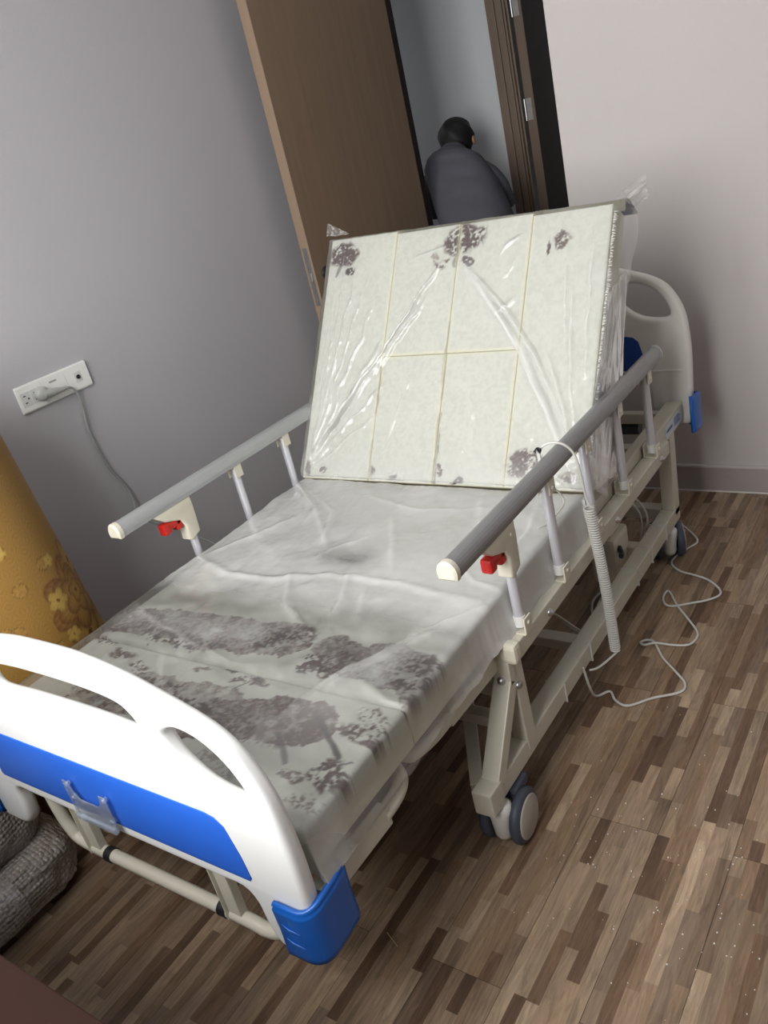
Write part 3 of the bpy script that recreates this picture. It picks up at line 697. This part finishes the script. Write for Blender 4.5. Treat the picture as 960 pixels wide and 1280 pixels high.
D = np.where(V < .02, np.minimum(D, .012) + A * (V < .02), D)
n_ = .0065 - D + h * (D < .02) + (fbm(U * 22, V * 22, 3) - .4) * .006 * (D < .03) + (fbm(U * 55 + V * 20, V * 14, 23) - .45) * .004 * (D < .03) + (fbm(U * 60, V * 9, 8) - .5) * .010 * (D >= .03)
UU = U + (np.sin(V * 55) * .002 + (fbm(V * 30, n_ * 40, 4) - .5) * .012) * (D > .02) * np.sign(U)
UU = UU + np.where(U > .4, .014 * sstep(.5, .75, V), 0) * (D > .01)
milk_band, _ = segd(U, V, [(.05, .62), (.25, .38), (.40, .10)])  # milky diagonal band in the film
milk = .03 + mk * .42 + .16 * np.exp(-(milk_band / .028) ** 2) + .18 * sstep(.12, .0, V) + .12 * (D > .02) * (A > .02) + .07 * sstep(.5, .7, fbm(U * 9, V * 9, 21))
Vt = V / .768 * (.757 + (.742 - .757) * np.clip((U + .46) / .92, 0, 1) + .004)
grid_mesh('back_film', back3(UU, Vt, n_), M['film'], FILM, attr=np.clip(milk, 0, .9))
TR = [([(-.44, 1.10), (-.33, 1.01), (-.27, .961), (-.17, .86), (-.079, .766)], .010, .010), ([(-.40, 1.08), (-.2, .95), (-.12, .80)], .006, .008), ([(-.44, .655), (-.30, .61), (-.152, .605), (.082, .66), (.25, .65), (.44, .62)], .008, .012),
      ([(.20, .10), (.235, .20), (.278, .344), (.358, .488), (.456, .614)], .010, .008), ([(.25, .12), (.31, .33), (.40, .47)], .004, .012), ([(.0, .95), (.10, .80), (.16, .70)], .006, .012), ([(.2, 1.08), (.28, .92), (.36, .80)], .006, .012),
      ([(.36, 1.10), (.40, .95), (.42, .75)], .006, .008), ([(-.15, 1.05), (.05, 1.0), (.25, 1.03)], .005, .012), ([(.05, .68), (.12, .56), (.14, .46)], .006, .008), ([(-.10, .64), (-.02, .52), (.10, .44)], .005, .010), ([(.14, .62), (.20, .50)], .005, .010),
      ([(-.45, .42), (-.25, .36), (.0, .30)], .004, .010), ([(-.3, .9), (-.38, .75), (-.43, .68)], .006, .010), ([(.46, .30), (.40, .29), (.33, .33)], .010, .008), ([(.0, .85), (-.08, .72)], .006, .008), ([(.28, .78), (.38, .70), (.45, .68)], .006, .008), ([(-.2, .30), (-.1, .20), (.1, .12)], .004, .010)]
U, V, A, B = film_grid(-.460, .460, -.012, 1.150, .100, .09, .0044)
h, mk = ridges(U, V, TR, 15); h = h * .55 + (fbm(U * 40 + V * 8, V * 9 - U * 9, 66) - .45) * .004
D = np.minimum(np.sqrt(A ** 2 + B ** 2), .100)
# side skirts drape outwards a little and flutter
top = D < .02
big_w = (fbm(U * 5, V * 5, 33) - .45) * .012
n_ = .012 - D + (h + (fbm(U * 16, V * 16, 13) - .4) * .006 + big_w) * top
n_ = n_ + np.where(D >= .02, (fbm(V * 6, U * 3, 31) - .5) * .028 * (D / .1), 0)
n_ = np.where(V > 1.12, np.maximum(n_, .004), n_)
UU = U + np.where(A > .02, (.014 * (A / .1) + (fbm(V * 16, A * 22, 44) - .5) * .020) * np.sign(U), 0)
diag, _ = segd(U, V, [(.20, .0), (.235, .20), (.278, .344), (.358, .488), (.456, .614)])
right_of = inpoly(U, V, [(.10, -.05), (.20, .0), (.235, .20), (.278, .344), (.358, .488), (.456, .614), (.6, .6), (.6, -.05)])
m_ = .01 + .47 * sstep(.46, .60, V) + mk * .22 + .08 * sstep(.45, .7, fbm(U * 7, V * 7, 52))
hazy, _ = segd(U, V, [(-.40, .375), (-.2, .385), (-.02, .39)])
m_ = m_ + .15 * np.exp(-(hazy / .045) ** 2)
m_ = np.where(right_of, np.maximum(m_, .08 + .20 * fbm(U * 6, V * 6, 61)), m_)
clear, _ = segd(U, V, [(.42, .40), (.44, .20), (.42, .08)]); m_ = m_ - .26 * np.exp(-(clear / .045) ** 2)
clear, _ = segd(U, V, [(-.04, .735), (.05, .735)]); m_ = m_ - .30 * np.exp(-(clear / .04) ** 2)
m_ = m_ + .10 * (D > .02)
grid_mesh('flat_film', flat3(UU, V, n_), M['film'], FILM, attr=np.clip(m_, .03, .9))
# loose sheet hanging between the raised back and the seat on the right, and crumpled corner ears
def sheet(name, c00, c10, c01, c11, amp, seed, ni=40, nj=60, milk=.25, bulge=0):
    a, b_ = np.meshgrid(np.linspace(0, 1, ni), np.linspace(0, 1, nj), indexing='ij')
    c = [np.array(q, float) for q in (c00, c10, c01, c11)]
    P = c[0] * ((1 - a) * (1 - b_))[..., None] + c[1] * (a * (1 - b_))[..., None] + c[2] * ((1 - a) * b_)[..., None] + c[3] * (a * b_)[..., None]
    nr = np.cross(c[1] - c[0], c[2] - c[0]); nr /= np.linalg.norm(nr)
    w = (fbm(a * 7, b_ * 1.8, seed) - .5) * amp * 2 + np.sin(a * PI) * bulge
    P = P + nr * w[..., None]
    return grid_mesh(name, P, M['film'], FILM, attr=milk + .25 * sstep(.4, .7, fbm(a * 9, b_ * 3, seed + 4)))
Bv = lambda u, v, n: tuple(BP(u, v, n))
sheet('hanging_film', Bv(.470, .50, .006), Bv(.476, .60, -.10), (.462, 1.12, .540), (.470, 1.36, .50), .012, 71, 50, 60, .22)
sheet('corner_film', Bv(.464, .755, .004), Bv(.470, .755, -.09), Bv(.535, .800, .0), Bv(.520, .775, -.07), .010, 81, 24, 20, .12)
sheet('corner_film', Bv(-.475, .770, .004), Bv(-.39, .768, .002), Bv(-.478, .812, .01), Bv(-.40, .775, .004), .008, 91, 24, 20, .06)

# ------------------------------------------------------------------ cords
def cord(name, pts, r, mt, parent=None, n=8, seg=8, **k):
    o = MB().tube(spline(pts, n), r, seg).build(name, mt, parent)
    if k: tag(o, **k)
    return o
hc = empty('control_cord', (.52, 1.04, .14), label='white coiled handset cord looped over the near side rail', cat='cord')
L0 = Vector((.524, 1.015, .575)); L1 = Vector((.522, 1.062, .140)); turns = 62; pts = []
for i in range(turns * 12 + 1):
    tt = i / (turns * 12); an = 2 * PI * turns * tt; c = L0.lerp(L1, tt) + Vector((0, .010 * math.sin(tt * PI), 0))
    pts.append(c + Vector((math.cos(an) * .0115, math.sin(an) * .0115, 0)))
MB().tube(pts, .0027, 6).build('coil', M['cable'], hc)
cord('straight_cord', [(.452, .955, .70), (.452, .958, .74), (.470, .965, .756), (.500, .975, .752), (.517, .992, .72), (.521, 1.005, .66), (.522, 1.010, .61), (.528, 1.010, .585), (.535, 1.015, .575)], .003, M['cable'], hc)
cord('tail_end', [(.533, 1.062, .142), (.52, 1.05, .13), (.50, 1.00, .125), (.485, .975, .13)], .003, M['cable'], hc)
kn = MB()
for i in range(5):
    a = i * 1.3; kn.tube(spline([(.455, .952, .738), (.454 + .005 * math.cos(a), .952 + .006 * math.sin(a), .746 + .002 * i), (.450 + .008 * math.cos(a + .8), .950 + .010 * math.sin(a + .8), .742)], 4), .0016, 5)
kn.build('wire_tie', M['black'], hc)
cord('loose_loop', [(.446, .958, .742), (.440, .98, .66), (.450, 1.03, .60), (.455, 1.03, .57), (.44, .97, .553), (.425, .94, .552)], .0022, M['cable'], hc)
cord('mains_cable', [(.478, .955, .150), (.480, .97, .08), (.47, 1.02, .010), (.494, 1.055, .004), (.52, 1.025, .004), (.557, 1.014, .004), (.605, 1.06, .004), (.663, 1.103, .004), (.665, 1.14, .004), (.63, 1.181, .004), (.578, 1.235, .004), (.538, 1.294, .005), (.515, 1.300, .004), (.502, 1.285, .004), (.518, 1.270, .009), (.545, 1.285, .010), (.59, 1.295, .004), (.627, 1.306, .004), (.640, 1.335, .004), (.635, 1.371, .004), (.60, 1.42, .004), (.545, 1.49, .004), (.500, 1.56, .004), (.493, 1.53, .004), (.51, 1.485, .008), (.535, 1.483, .004), (.58, 1.51, .004), (.621, 1.537, .004), (.646, 1.57, .004), (.636, 1.605, .004), (.594, 1.646, .004), (.55, 1.665, .004), (.50, 1.68, .004), (.462, 1.72, .004), (.462, 1.77, .004), (.485, 1.825, .004), (.50, 1.88, .004), (.45, 1.93, .02), (.40, 1.88, .10), (.38, 1.75, .16)], .0034, M['cable'],
     label='thin white cable winding over the floor beside the bed', cat='cable')
for dx, zz in ((0, 0), (.02, .015)):
    cord('lead', [(.34 + dx, 1.50, .25), (.36 + dx, 1.52, .30 + zz), (.38 + dx, 1.60, .29 + zz), (.40 + dx, 1.66, .20), (.38, 1.66, .08), (.34, 1.60, .02), (.30 + dx, 1.45, .01), (.36, 1.30, .008 + zz * .1), (.34 + dx, 1.22, .06), (.30, 1.18, .14), (.22, 1.15, .20)], .0035, M['cable'], BED)

# ------------------------------------------------------------------ wall outlet, plug and its cord
WO = empty('wall_outlet', (LEFT, .79, .955), label='white three-gang socket plate on the left wall with a plug in it', cat='wall socket')
MB().box((LEFT, .664, .953), (LEFT + .009, .916, 1.032), None, .003).build('cover_plate', M['socket'], WO)
for k_, y in enumerate((.706, .790, .874)):
    mo = MB().box((LEFT + .009, y - .0415, .957), (LEFT + .0105, y + .0415, 1.028), None, .001).build('module', M['socket'], WO)
for y in (.687, .722):
    MB().box((LEFT + .0105, y - .016, .972), (LEFT + .0115, y + .016, 1.012), None, .001).build('socket_face', M['socket_d'], WO)
    for dz in (-.010, .010): MB().box((LEFT + .0115, y - .007, .992 + dz - .0015), (LEFT + .0119, y + .001, .992 + dz + .0015)).build('socket_slot', M['black'], WO)
    MB().lathe((LEFT + .0115, y + .008, .992), (1, 0, 0), [(.0001, .0004), (.0026, .0004), (.0026, 0)], 10).build('ground_hole', M['black'], WO)
MB().box((LEFT + .0105, .775, 1.008), (LEFT + .0112, .800, 1.013)).build('plate_mark', M['grey_cable'], WO)
MB().box((LEFT + .0105, .862, .978), (LEFT + .0115, .886, 1.008), None, .001).build('aerial_face', M['socket_d'], WO)
MB().lathe((LEFT + .0115, .874, .993), (1, 0, 0), [(.0065, 0), (.0065, .003), (.004, .003), (.004, .001), (.0012, .001), (.0012, .003), (.0001, .003)], 16).build('aerial_port', M['black'], WO)
PC = empty('power_cord', (LEFT + .02, .75, .28), label='grey plug and cord hanging down the left wall behind the bed', cat='power cord')
pg = MB().lathe((LEFT + .0125, .733, .992), (1, 0, 0), [(.019, 0), (.021, .004), (.021, .016), (.016, .024), (.0001, .025)], 22)
pg.tube([(LEFT + .028, .733, .990), (LEFT + .030, .760, .986), (LEFT + .028, .790, .982), (LEFT + .026, .815, .980)], [.015, .0125, .008, .006], 14)
pg.build('plug', M['grey_cable'] if False else mat('plug_grey', (.42, .43, .40), .4), PC)
cord('cable', [(LEFT + .026, .812, .980), (LEFT + .024, .832, .972), (LEFT + .02, .846, .945), (LEFT + .012, .850, .90), (LEFT + .010, .842, .84), (LEFT + .012, .846, .76), (LEFT + .010, .862, .69), (LEFT + .012, .890, .62), (LEFT + .02, .893, .575), (LEFT + .03, .885, .53), (LEFT + .04, .90, .49), (LEFT + .06, .95, .44), (LEFT + .10, 1.02, .37), (LEFT + .16, 1.08, .28), (LEFT + .25, 1.12, .15)], .0036, M['grey_cable'], PC)

# ------------------------------------------------------------------ gold brocade roll
GR = empty('rolled_mat', (-.775, .275, 0), label='upright gold brocade roll with brown flowers, against the left wall', cat='rolled mat')
ns, nz_ = 330, 300
th, zz = np.meshgrid(np.linspace(0, 2 * PI, ns), np.linspace(0, 1, nz_), indexing='ij')
Hh = 1.12; rr = .205 * (1 - .10 * zz) * np.where(zz > .955, np.sqrt(np.clip(1 - ((zz - .955) / .045) ** 2, 0.0, 1)) * .35 + .65, 1)
rr = rr * (1 + .012 * np.sin(3 * th + 2 * zz))
Xc = -.775 + 0 * zz; Yc = .325 - .085 * zz
P = np.stack([Xc + rr * np.cos(th), Yc + rr * np.sin(th), zz * Hh], -1)
S_ = th * .19; Z_ = zz * Hh
gold = np.array([.25, .135, .03]); gold2 = np.array([.35, .20, .05]); red = np.array([.115, .035, .015]); pale = np.array([.50, .33, .08])
ln = np.sin((np.hypot((S_ * 20) % 1 - .5, (Z_ * 20) % 1 - .5)) * 60) * .5 + .5
c = gold + (gold2 - gold) * (ln * .5)[..., None]
rg = random.Random(4)
for i in range(90):
    s0, z0 = rg.uniform(0, 1.2), rg.uniform(.02, 1.0); d = np.hypot(S_ - s0, Z_ - z0); k_ = (d < .017).astype(float) * (np.sin(d * 1400) > -.1)
    c = c * (1 - .5 * k_[..., None]) + gold2 * .5 * 1.2 * k_[..., None]
    k_ = ((d > .016) & (d < .0185))[..., None]; c = np.where(k_, c * .55, c)
def flower(c, s0, z0, R, petals, rot, body, edge, centre):
    dx, dz = S_ - s0, Z_ - z0; d = np.hypot(dx, dz); a = np.arctan2(dz, dx) + rot
    rim = R * (.66 + .34 * np.abs(np.cos(a * petals / 2)))
    ins = sstep(rim, rim * .94, d)[..., None]; t_ = (d / rim)[..., None]
    streak = (.5 + .5 * np.sin(a * petals * 6))[..., None] * .3
    colr = body * (1 - t_ ** 4) + edge * (t_ ** 4); colr = colr * (1 - streak * .9 * t_)
    colr = np.where(t_ < .16, centre, colr)
    return c * (1 - ins) + colr * ins
ang = math.radians
sc = .19
for (a, z0, R, p_, r0) in ((34, .57, .125, 7, .2), (50, .65, .07, 5, .7), (48, .43, .08, 6, .1), (24, .47, .065, 5, .9), (32, .57, .095, 6, .8), (33, .58, .065, 5, .1), (34, .585, .035, 4, .5), (200, .6, .08, 6, 0), (300, .25, .08, 6, 0), (340, .15, .06, 5, 0), (120, .5, .08, 6, 0)) if True else ((34, .66, .06, 5, .2), (44, .34, .07, 5, .5), (24, .46, .05, 6, .2), (50, .56, .075, 6, .3), (36, .50, .070, 5, .9), (26, .58, .055, 5, .2), (58, .44, .06, 5, 0), (66, .60, .05, 5, .4), (30, .41, .055, 6, 1), (44, .66, .04, 4, .2), (62, .72, .06, 3, .8), (70, .50, .05, 5, .1),
                       (200, .6, .08, 6, 0), (300, .25, .08, 6, 0), (340, .15, .06, 5, 0), (120, .5, .08, 6, 0)):
    c = flower(c, ang(a) * sc, z0, R, p_, r0, gold2 * 1.1, red * 1.15, red)
for (a, z0, R) in ((12, .60, .032), (10, .50, .022), (38, .30, .036), (22, .70, .018), (350, .78, .02), (60, .33, .022)):
    c = flower(c, (ang(a) % (2 * PI)) * sc, z0, R, 5, .3, pale, pale * .85, red * 1.5)
grid_mesh('roll_body', P, M['gold'], GR, color=c)
tp = MB()
ro_ = [(.0001, .0), (.125, .0)]
sp = [Vector((-.775 + r * math.cos(a), .233 + r * math.sin(a), 1.114)) for r, a in [(.015 + .105 * i / 160, i / 160 * 2 * PI * 5) for i in range(161)]]
tp.tube(sp, .010, 6).build('rolled_end', mat('roll_end_cloth', (.20, .085, .04), .7, mix=.3, nscale=80), GR)

# ------------------------------------------------------------------ bubble-wrapped bundle
BW = empty('wrapped_bundle', (-.70, -.08, 0), label='bulky bubble-wrapped bundle on the floor at the left of the footboard', cat='wrapped parcel')
mt, N, L, b = new_mat('bubble_wrap')
b.inputs['Base Color'].default_value = (.30, .27, .25, 1); b.inputs['Roughness'].default_value = .2; b.inputs['Coat Weight'].default_value = .8
tc = N.new('ShaderNodeTexCoord'); vo = N.new('ShaderNodeTexVoronoi'); vo.inputs['Scale'].default_value = 95; vo.inputs['Randomness'].default_value = .3
L.new(tc.outputs['Object'], vo.inputs['Vector'])
nz = N.new('ShaderNodeTexNoise'); nz.inputs['Scale'].default_value = 22; nz.inputs['Distortion'].default_value = 1.2; nz.inputs['Detail'].default_value = 6; L.new(tc.outputs['Object'], nz.inputs['Vector'])
b1 = N.new('ShaderNodeBump'); b1.invert = True; b1.inputs['Strength'].default_value = 1.0; b1.inputs['Distance'].default_value = .007; L.new(vo.outputs['Distance'], b1.inputs['Height'])
b2 = N.new('ShaderNodeBump'); b2.inputs['Strength'].default_value = .6; b2.inputs['Distance'].default_value = .012; L.new(nz.outputs['Fac'], b2.inputs['Height']); L.new(b1.outputs[0], b2.inputs['Normal']); L.new(b2.outputs[0], b.inputs['Normal'])
cr = N.new('ShaderNodeMix'); cr.data_type = 'RGBA'; cr.inputs[6].default_value = (.22, .195, .175, 1); cr.inputs[7].default_value = (.42, .385, .35, 1); L.new(nz.outputs['Fac'], cr.inputs[0]); L.new(cr.outputs[2], b.inputs['Base Color'])
M['bubble'] = mt
def lump(name, cxy, hx_, hy_, z0, z1, e, seed, parent, amp=.012, tap=0):
    ni, nj = 120, 60
    a, q = np.meshgrid(np.linspace(0, 2 * PI, ni), np.linspace(0, 1, nj), indexing='ij')
    ca, sa = np.cos(a), np.sin(a); sg = lambda v: np.sign(v) * np.abs(v) ** e
    ph = (q - .5) * PI; cp = np.cos(ph) ** .35; sp_ = np.sign(np.sin(ph)) * np.abs(np.sin(ph)) ** .6
    w = 1 + (fbm(a * 3, q * 6, seed) - .5) * amp * 10
    zz_ = (sp_ + 1) / 2
    x = cxy[0] + hx_ * sg(ca) * cp * w * (1 - tap * zz_); y = cxy[1] + hy_ * sg(sa) * cp * w * (1 - tap * zz_); z = z0 + (z1 - z0) * zz_
    z = z + (fbm(x * 15, y * 15, seed + 2) - .5) * .02 * zz_
    return grid_mesh(name, np.stack([x, y, z], -1), M['bubble'], parent)
lump('lower_roll', (-.72, -.115), .285, .195, 0.0, .15, .55, 3, BW)
lump('middle_roll', (-.725, -.11), .232, .195, .12, .36, .6, 7, BW, tap=.12)
lump('upper_roll', (-.765, -.095), .20, .175, .33, .74, .7, 12, BW, tap=.25)

# ------------------------------------------------------------------ brown desk at the near left, made tall to shade the floor behind
CB = empty('desk', (-.17, -.70, 0), label='dark reddish-brown wooden desk at the bottom left corner, under the window', cat='desk')
MB().box((-.99, -.985, .725), (.66, -.419, .750), None, .002).build('desk_top', M['cab'], CB)
for x in (-.96, .62): MB().box((x - .012, -.96, 0), (x + .012, -.45, .725), None, .002).build('side_panel', M['cab'], CB)
MB().box((-.948, -.475, .10), (.608, -.457, .725), None, .002).build('back_panel', M['cab'], CB)

# ------------------------------------------------------------------ person in the hall, bending forward with the back to us
PS = empty('person', (-.70, 2.95, 0), label='person with short black hair in a grey shirt bending forward in the hall doorway', cat='person')
def skin(name, joints, edges, mt, parent, root=0, sub=2):
    me = bpy.data.meshes.new(name); me.from_pydata([j[0] for j in joints], edges, []); 
    o = bpy.data.objects.new(name, me); COL.objects.link(o)
    md = o.modifiers.new('s', 'SKIN'); md.use_smooth_shade = True
    for i, j in enumerate(joints):
        r = j[1]; me.skin_vertices[0].data[i].radius = r if hasattr(r, '__len__') else (r, r)
        me.skin_vertices[0].data[i].use_root = (i == root)
    s_ = o.modifiers.new('d', 'SUBSURF'); s_.levels = sub; s_.render_levels = sub
    bpy.context.view_layer.update()
    m2 = bpy.data.meshes.new_from_object(o.evaluated_get(bpy.context.evaluated_depsgraph_get())); m2.name = name
    bpy.data.objects.remove(o); m2.materials.clear()
    m2.polygons.foreach_set('use_smooth', [True] * len(m2.polygons))
    return link(name, m2, mt, parent)
pel = (-.655, 2.90, .86)
J = [(pel, (.10, .085)), ((-.72, 2.97, 1.0), (.10, .07)), ((-.80, 3.06, 1.12), (.11, .075)), ((-.855, 3.12, 1.20), (.06, .05)), ((-.866, 3.17, 1.25), (.045, .045)), ((-.868, 3.20, 1.31), (.06, .065)),
     ((-.96, 3.09, 1.19), .055), ((-1.00, 3.16, 1.00), .042), ((-.93, 3.32, .90), .032), ((-.91, 3.38, .88), .030),
     ((-.715, 3.05, 1.18), .055), ((-.66, 3.14, .99), .042), ((-.73, 3.32, .90), .032), ((-.75, 3.38, .88), .030),
     ((-.74, 2.90, .78), .08), ((-.76, 3.00, .45), .058), ((-.76, 2.93, .09), .038), ((-.76, 3.05, .04), .035),
     ((-.57, 2.90, .78), .08), ((-.56, 3.00, .45), .058), ((-.55, 2.93, .09), .038), ((-.55, 3.05, .04), .035)]
Eg = [(0, 1), (1, 2), (2, 3), (3, 4), (4, 5), (3, 6), (6, 7), (7, 8), (8, 9), (3, 10), (10, 11), (11, 12), (12, 13), (0, 14), (14, 15), (15, 16), (16, 17), (0, 18), (18, 19), (19, 20), (20, 21)]
for base_i, sx in ((9, -1), (13, 1)):
    bx = J[base_i][0]
    for q in range(4):
        k0 = len(J); off = (q - 1.5) * .018
        J += [((bx[0] + off, bx[1] + .05, bx[2] - .005), .009), ((bx[0] + off * 1.1, bx[1] + .075 + .006 * (1.5 - abs(q - 1.5)), bx[2] - .03), .008)]
        Eg += [(base_i, k0), (k0, k0 + 1)]
    k0 = len(J); J += [((bx[0] - sx * .035, bx[1] + .015, bx[2] - .012), .010), ((bx[0] - sx * .045, bx[1] + .045, bx[2] - .03), .009)]; Eg += [(base_i, k0), (k0, k0 + 1)]
skin('body', J, Eg, M['skin'], PS)
# shirt: lofted torso plus sleeves
def loft(name, rings, mt, parent, n=40, wr=0.0, seed=1):
    """ring: centre, half width vector, half depth vector"""
    K = []
    for i in range(len(rings) - 1):
        for s in range(6):
            t_ = s / 6; K.append(tuple(np.array(rings[i][k_]) * (1 - t_) + np.array(rings[i + 1][k_]) * t_ for k_ in range(3)))
    K.append(tuple(np.array(rings[-1][k_]) for k_ in range(3)))
    P = np.zeros((len(K), n + 1, 3))
    for i, (c_, w_, d_) in enumerate(K):
        for j in range(n + 1):
            a = 2 * PI * j / n; ca, sa = math.cos(a), math.sin(a)
            e = .8
            P[i, j] = c_ + w_ * math.copysign(abs(ca) ** e, ca) + d_ * math.copysign(abs(sa) ** e, sa)
            if wr:
                f = float(fbm(np.array(i * .35 + j * .05), np.array(j * .22), seed)) - .5
                P[i, j] += d_ / np.linalg.norm(d_) * f * wr * (1 if sa < 0 else -1) * abs(sa)
    return grid_mesh(name, P, mt, parent)
A3 = lambda *v: np.array(v, float)
loft('shirt', [(A3(-.600, 2.83, .845), A3(.170, .01, .03), A3(0, .125, -.03)),
               (A3(-.640, 2.86, .93), A3(.165, .01, .02), A3(0, .125, -.05)),
               (A3(-.700, 2.93, 1.03), A3(.165, .01, .02), A3(0, .115, -.06)),
               (A3(-.760, 3.00, 1.12), A3(.168, 0, .01), A3(0, .110, -.06)),
               (A3(-.805, 3.05, 1.19), A3(.165, 0, .00), A3(0, .100, -.065)),
               (A3(-.832, 3.085, 1.235), A3(.140, 0, .0), A3(0, .080, -.060)),
               (A3(-.850, 3.12, 1.265), A3(.080, 0, .0), A3(0, .060, -.045)),
               (A3(-.858, 3.15, 1.285), A3(.058, 0, .0), A3(0, .045, -.035))], M['shirt'], PS, wr=.03)
sl = MB()
sl.tube(spline([(-.88, 3.07, 1.205), (-.945, 3.08, 1.17), (-.985, 3.10, 1.10), (-1.00, 3.13, 1.02)], 5), [.064] * 6 + [.066] * 5 + [.062] * 5, 16, True)
sl.tube(spline([(-.75, 3.05, 1.19), (-.685, 3.06, 1.15), (-.65, 3.09, 1.08), (-.64, 3.12, 1.00)], 5), [.064] * 6 + [.066] * 5 + [.062] * 5, 16, True)
for q_, k1 in ((0, 0), (1, 1)): pass
sl.build('sleeves', M['shirt'], PS)
tr = MB()
for x in (-.74, -.57):
    tr.tube(spline([(x + .02, 2.88, .90), (x, 2.89, .74), (x, 2.99, .46), (x, 2.93, .09)], 6), [.115] * 5 + [.105] * 4 + [.085] * 4 + [.075] * 4 + [.07] * 2, 18)
tr.build('trousers', M['trouser'], PS)
# head and hair: egg-shaped hair cap on the head, ears at the sides
def egg(mb, c, rx, ry, rz, n=20, z0=-1.0):
    vs = []; m2 = 16
    for i in range(m2 + 1):
        ph = math.asin(max(-1, z0)) + (PI / 2 - math.asin(max(-1, z0))) * i / m2
        for j in range(n):
            a = 2 * PI * j / n; w = .94 + .06 * math.sin(a * 5 + i)
            vs.append((c[0] + rx * math.cos(ph) * math.cos(a) * w, c[1] + ry * math.cos(ph) * math.sin(a) * w, c[2] + rz * math.sin(ph)))
    fs = [(i * n + j, i * n + (j + 1) % n, (i + 1) * n + (j + 1) % n, (i + 1) * n + j) for i in range(m2) for j in range(n)]
    return mb.add(vs, fs, True)
egg(MB(), (-.868, 3.205, 1.325), .070, .085, .088).build('head', M['skin'], PS)
egg(MB(), (-.868, 3.195, 1.33), .086, .098, .092, 28, -.8).build('hair', M['hair'], PS)
for s in (-1, 1): egg(MB(), (-.868 + s * .082, 3.21, 1.305), .008, .014, .020, 10).build('ear', M['skin'], PS)
for x in (-.76, -.55): MB().box((x - .045, 2.87, 0), (x + .045, 3.13, .07), None, .03).build('shoe', M['black'], PS)

# ------------------------------------------------------------------ debris
cr_ = MB()
for i in range(150):
    x = random.gauss(.80, .22); y = random.gauss(.52, .22)
    if x < .53 or x > 1.5: continue
    s = random.uniform(.0005, .0013)
    cr_.box((x - s, y - s, 0), (x + s, y + s * random.uniform(.6, 1.4), s * 1.4))
tag(cr_.build('floor_crumbs', M['crumb']), 'tiny white crumbs scattered over the wooden floor right of the bed', 'debris', kind='stuff')
tag(MB().tube([(0.3303, 0.2011, .003), (0.3477, 0.1926, .0025), (0.3673, 0.1835, .002)], .0009, 5).build('straw', M['straw']), 'tiny yellow straw on the floor right of the footboard bumper', 'straw')
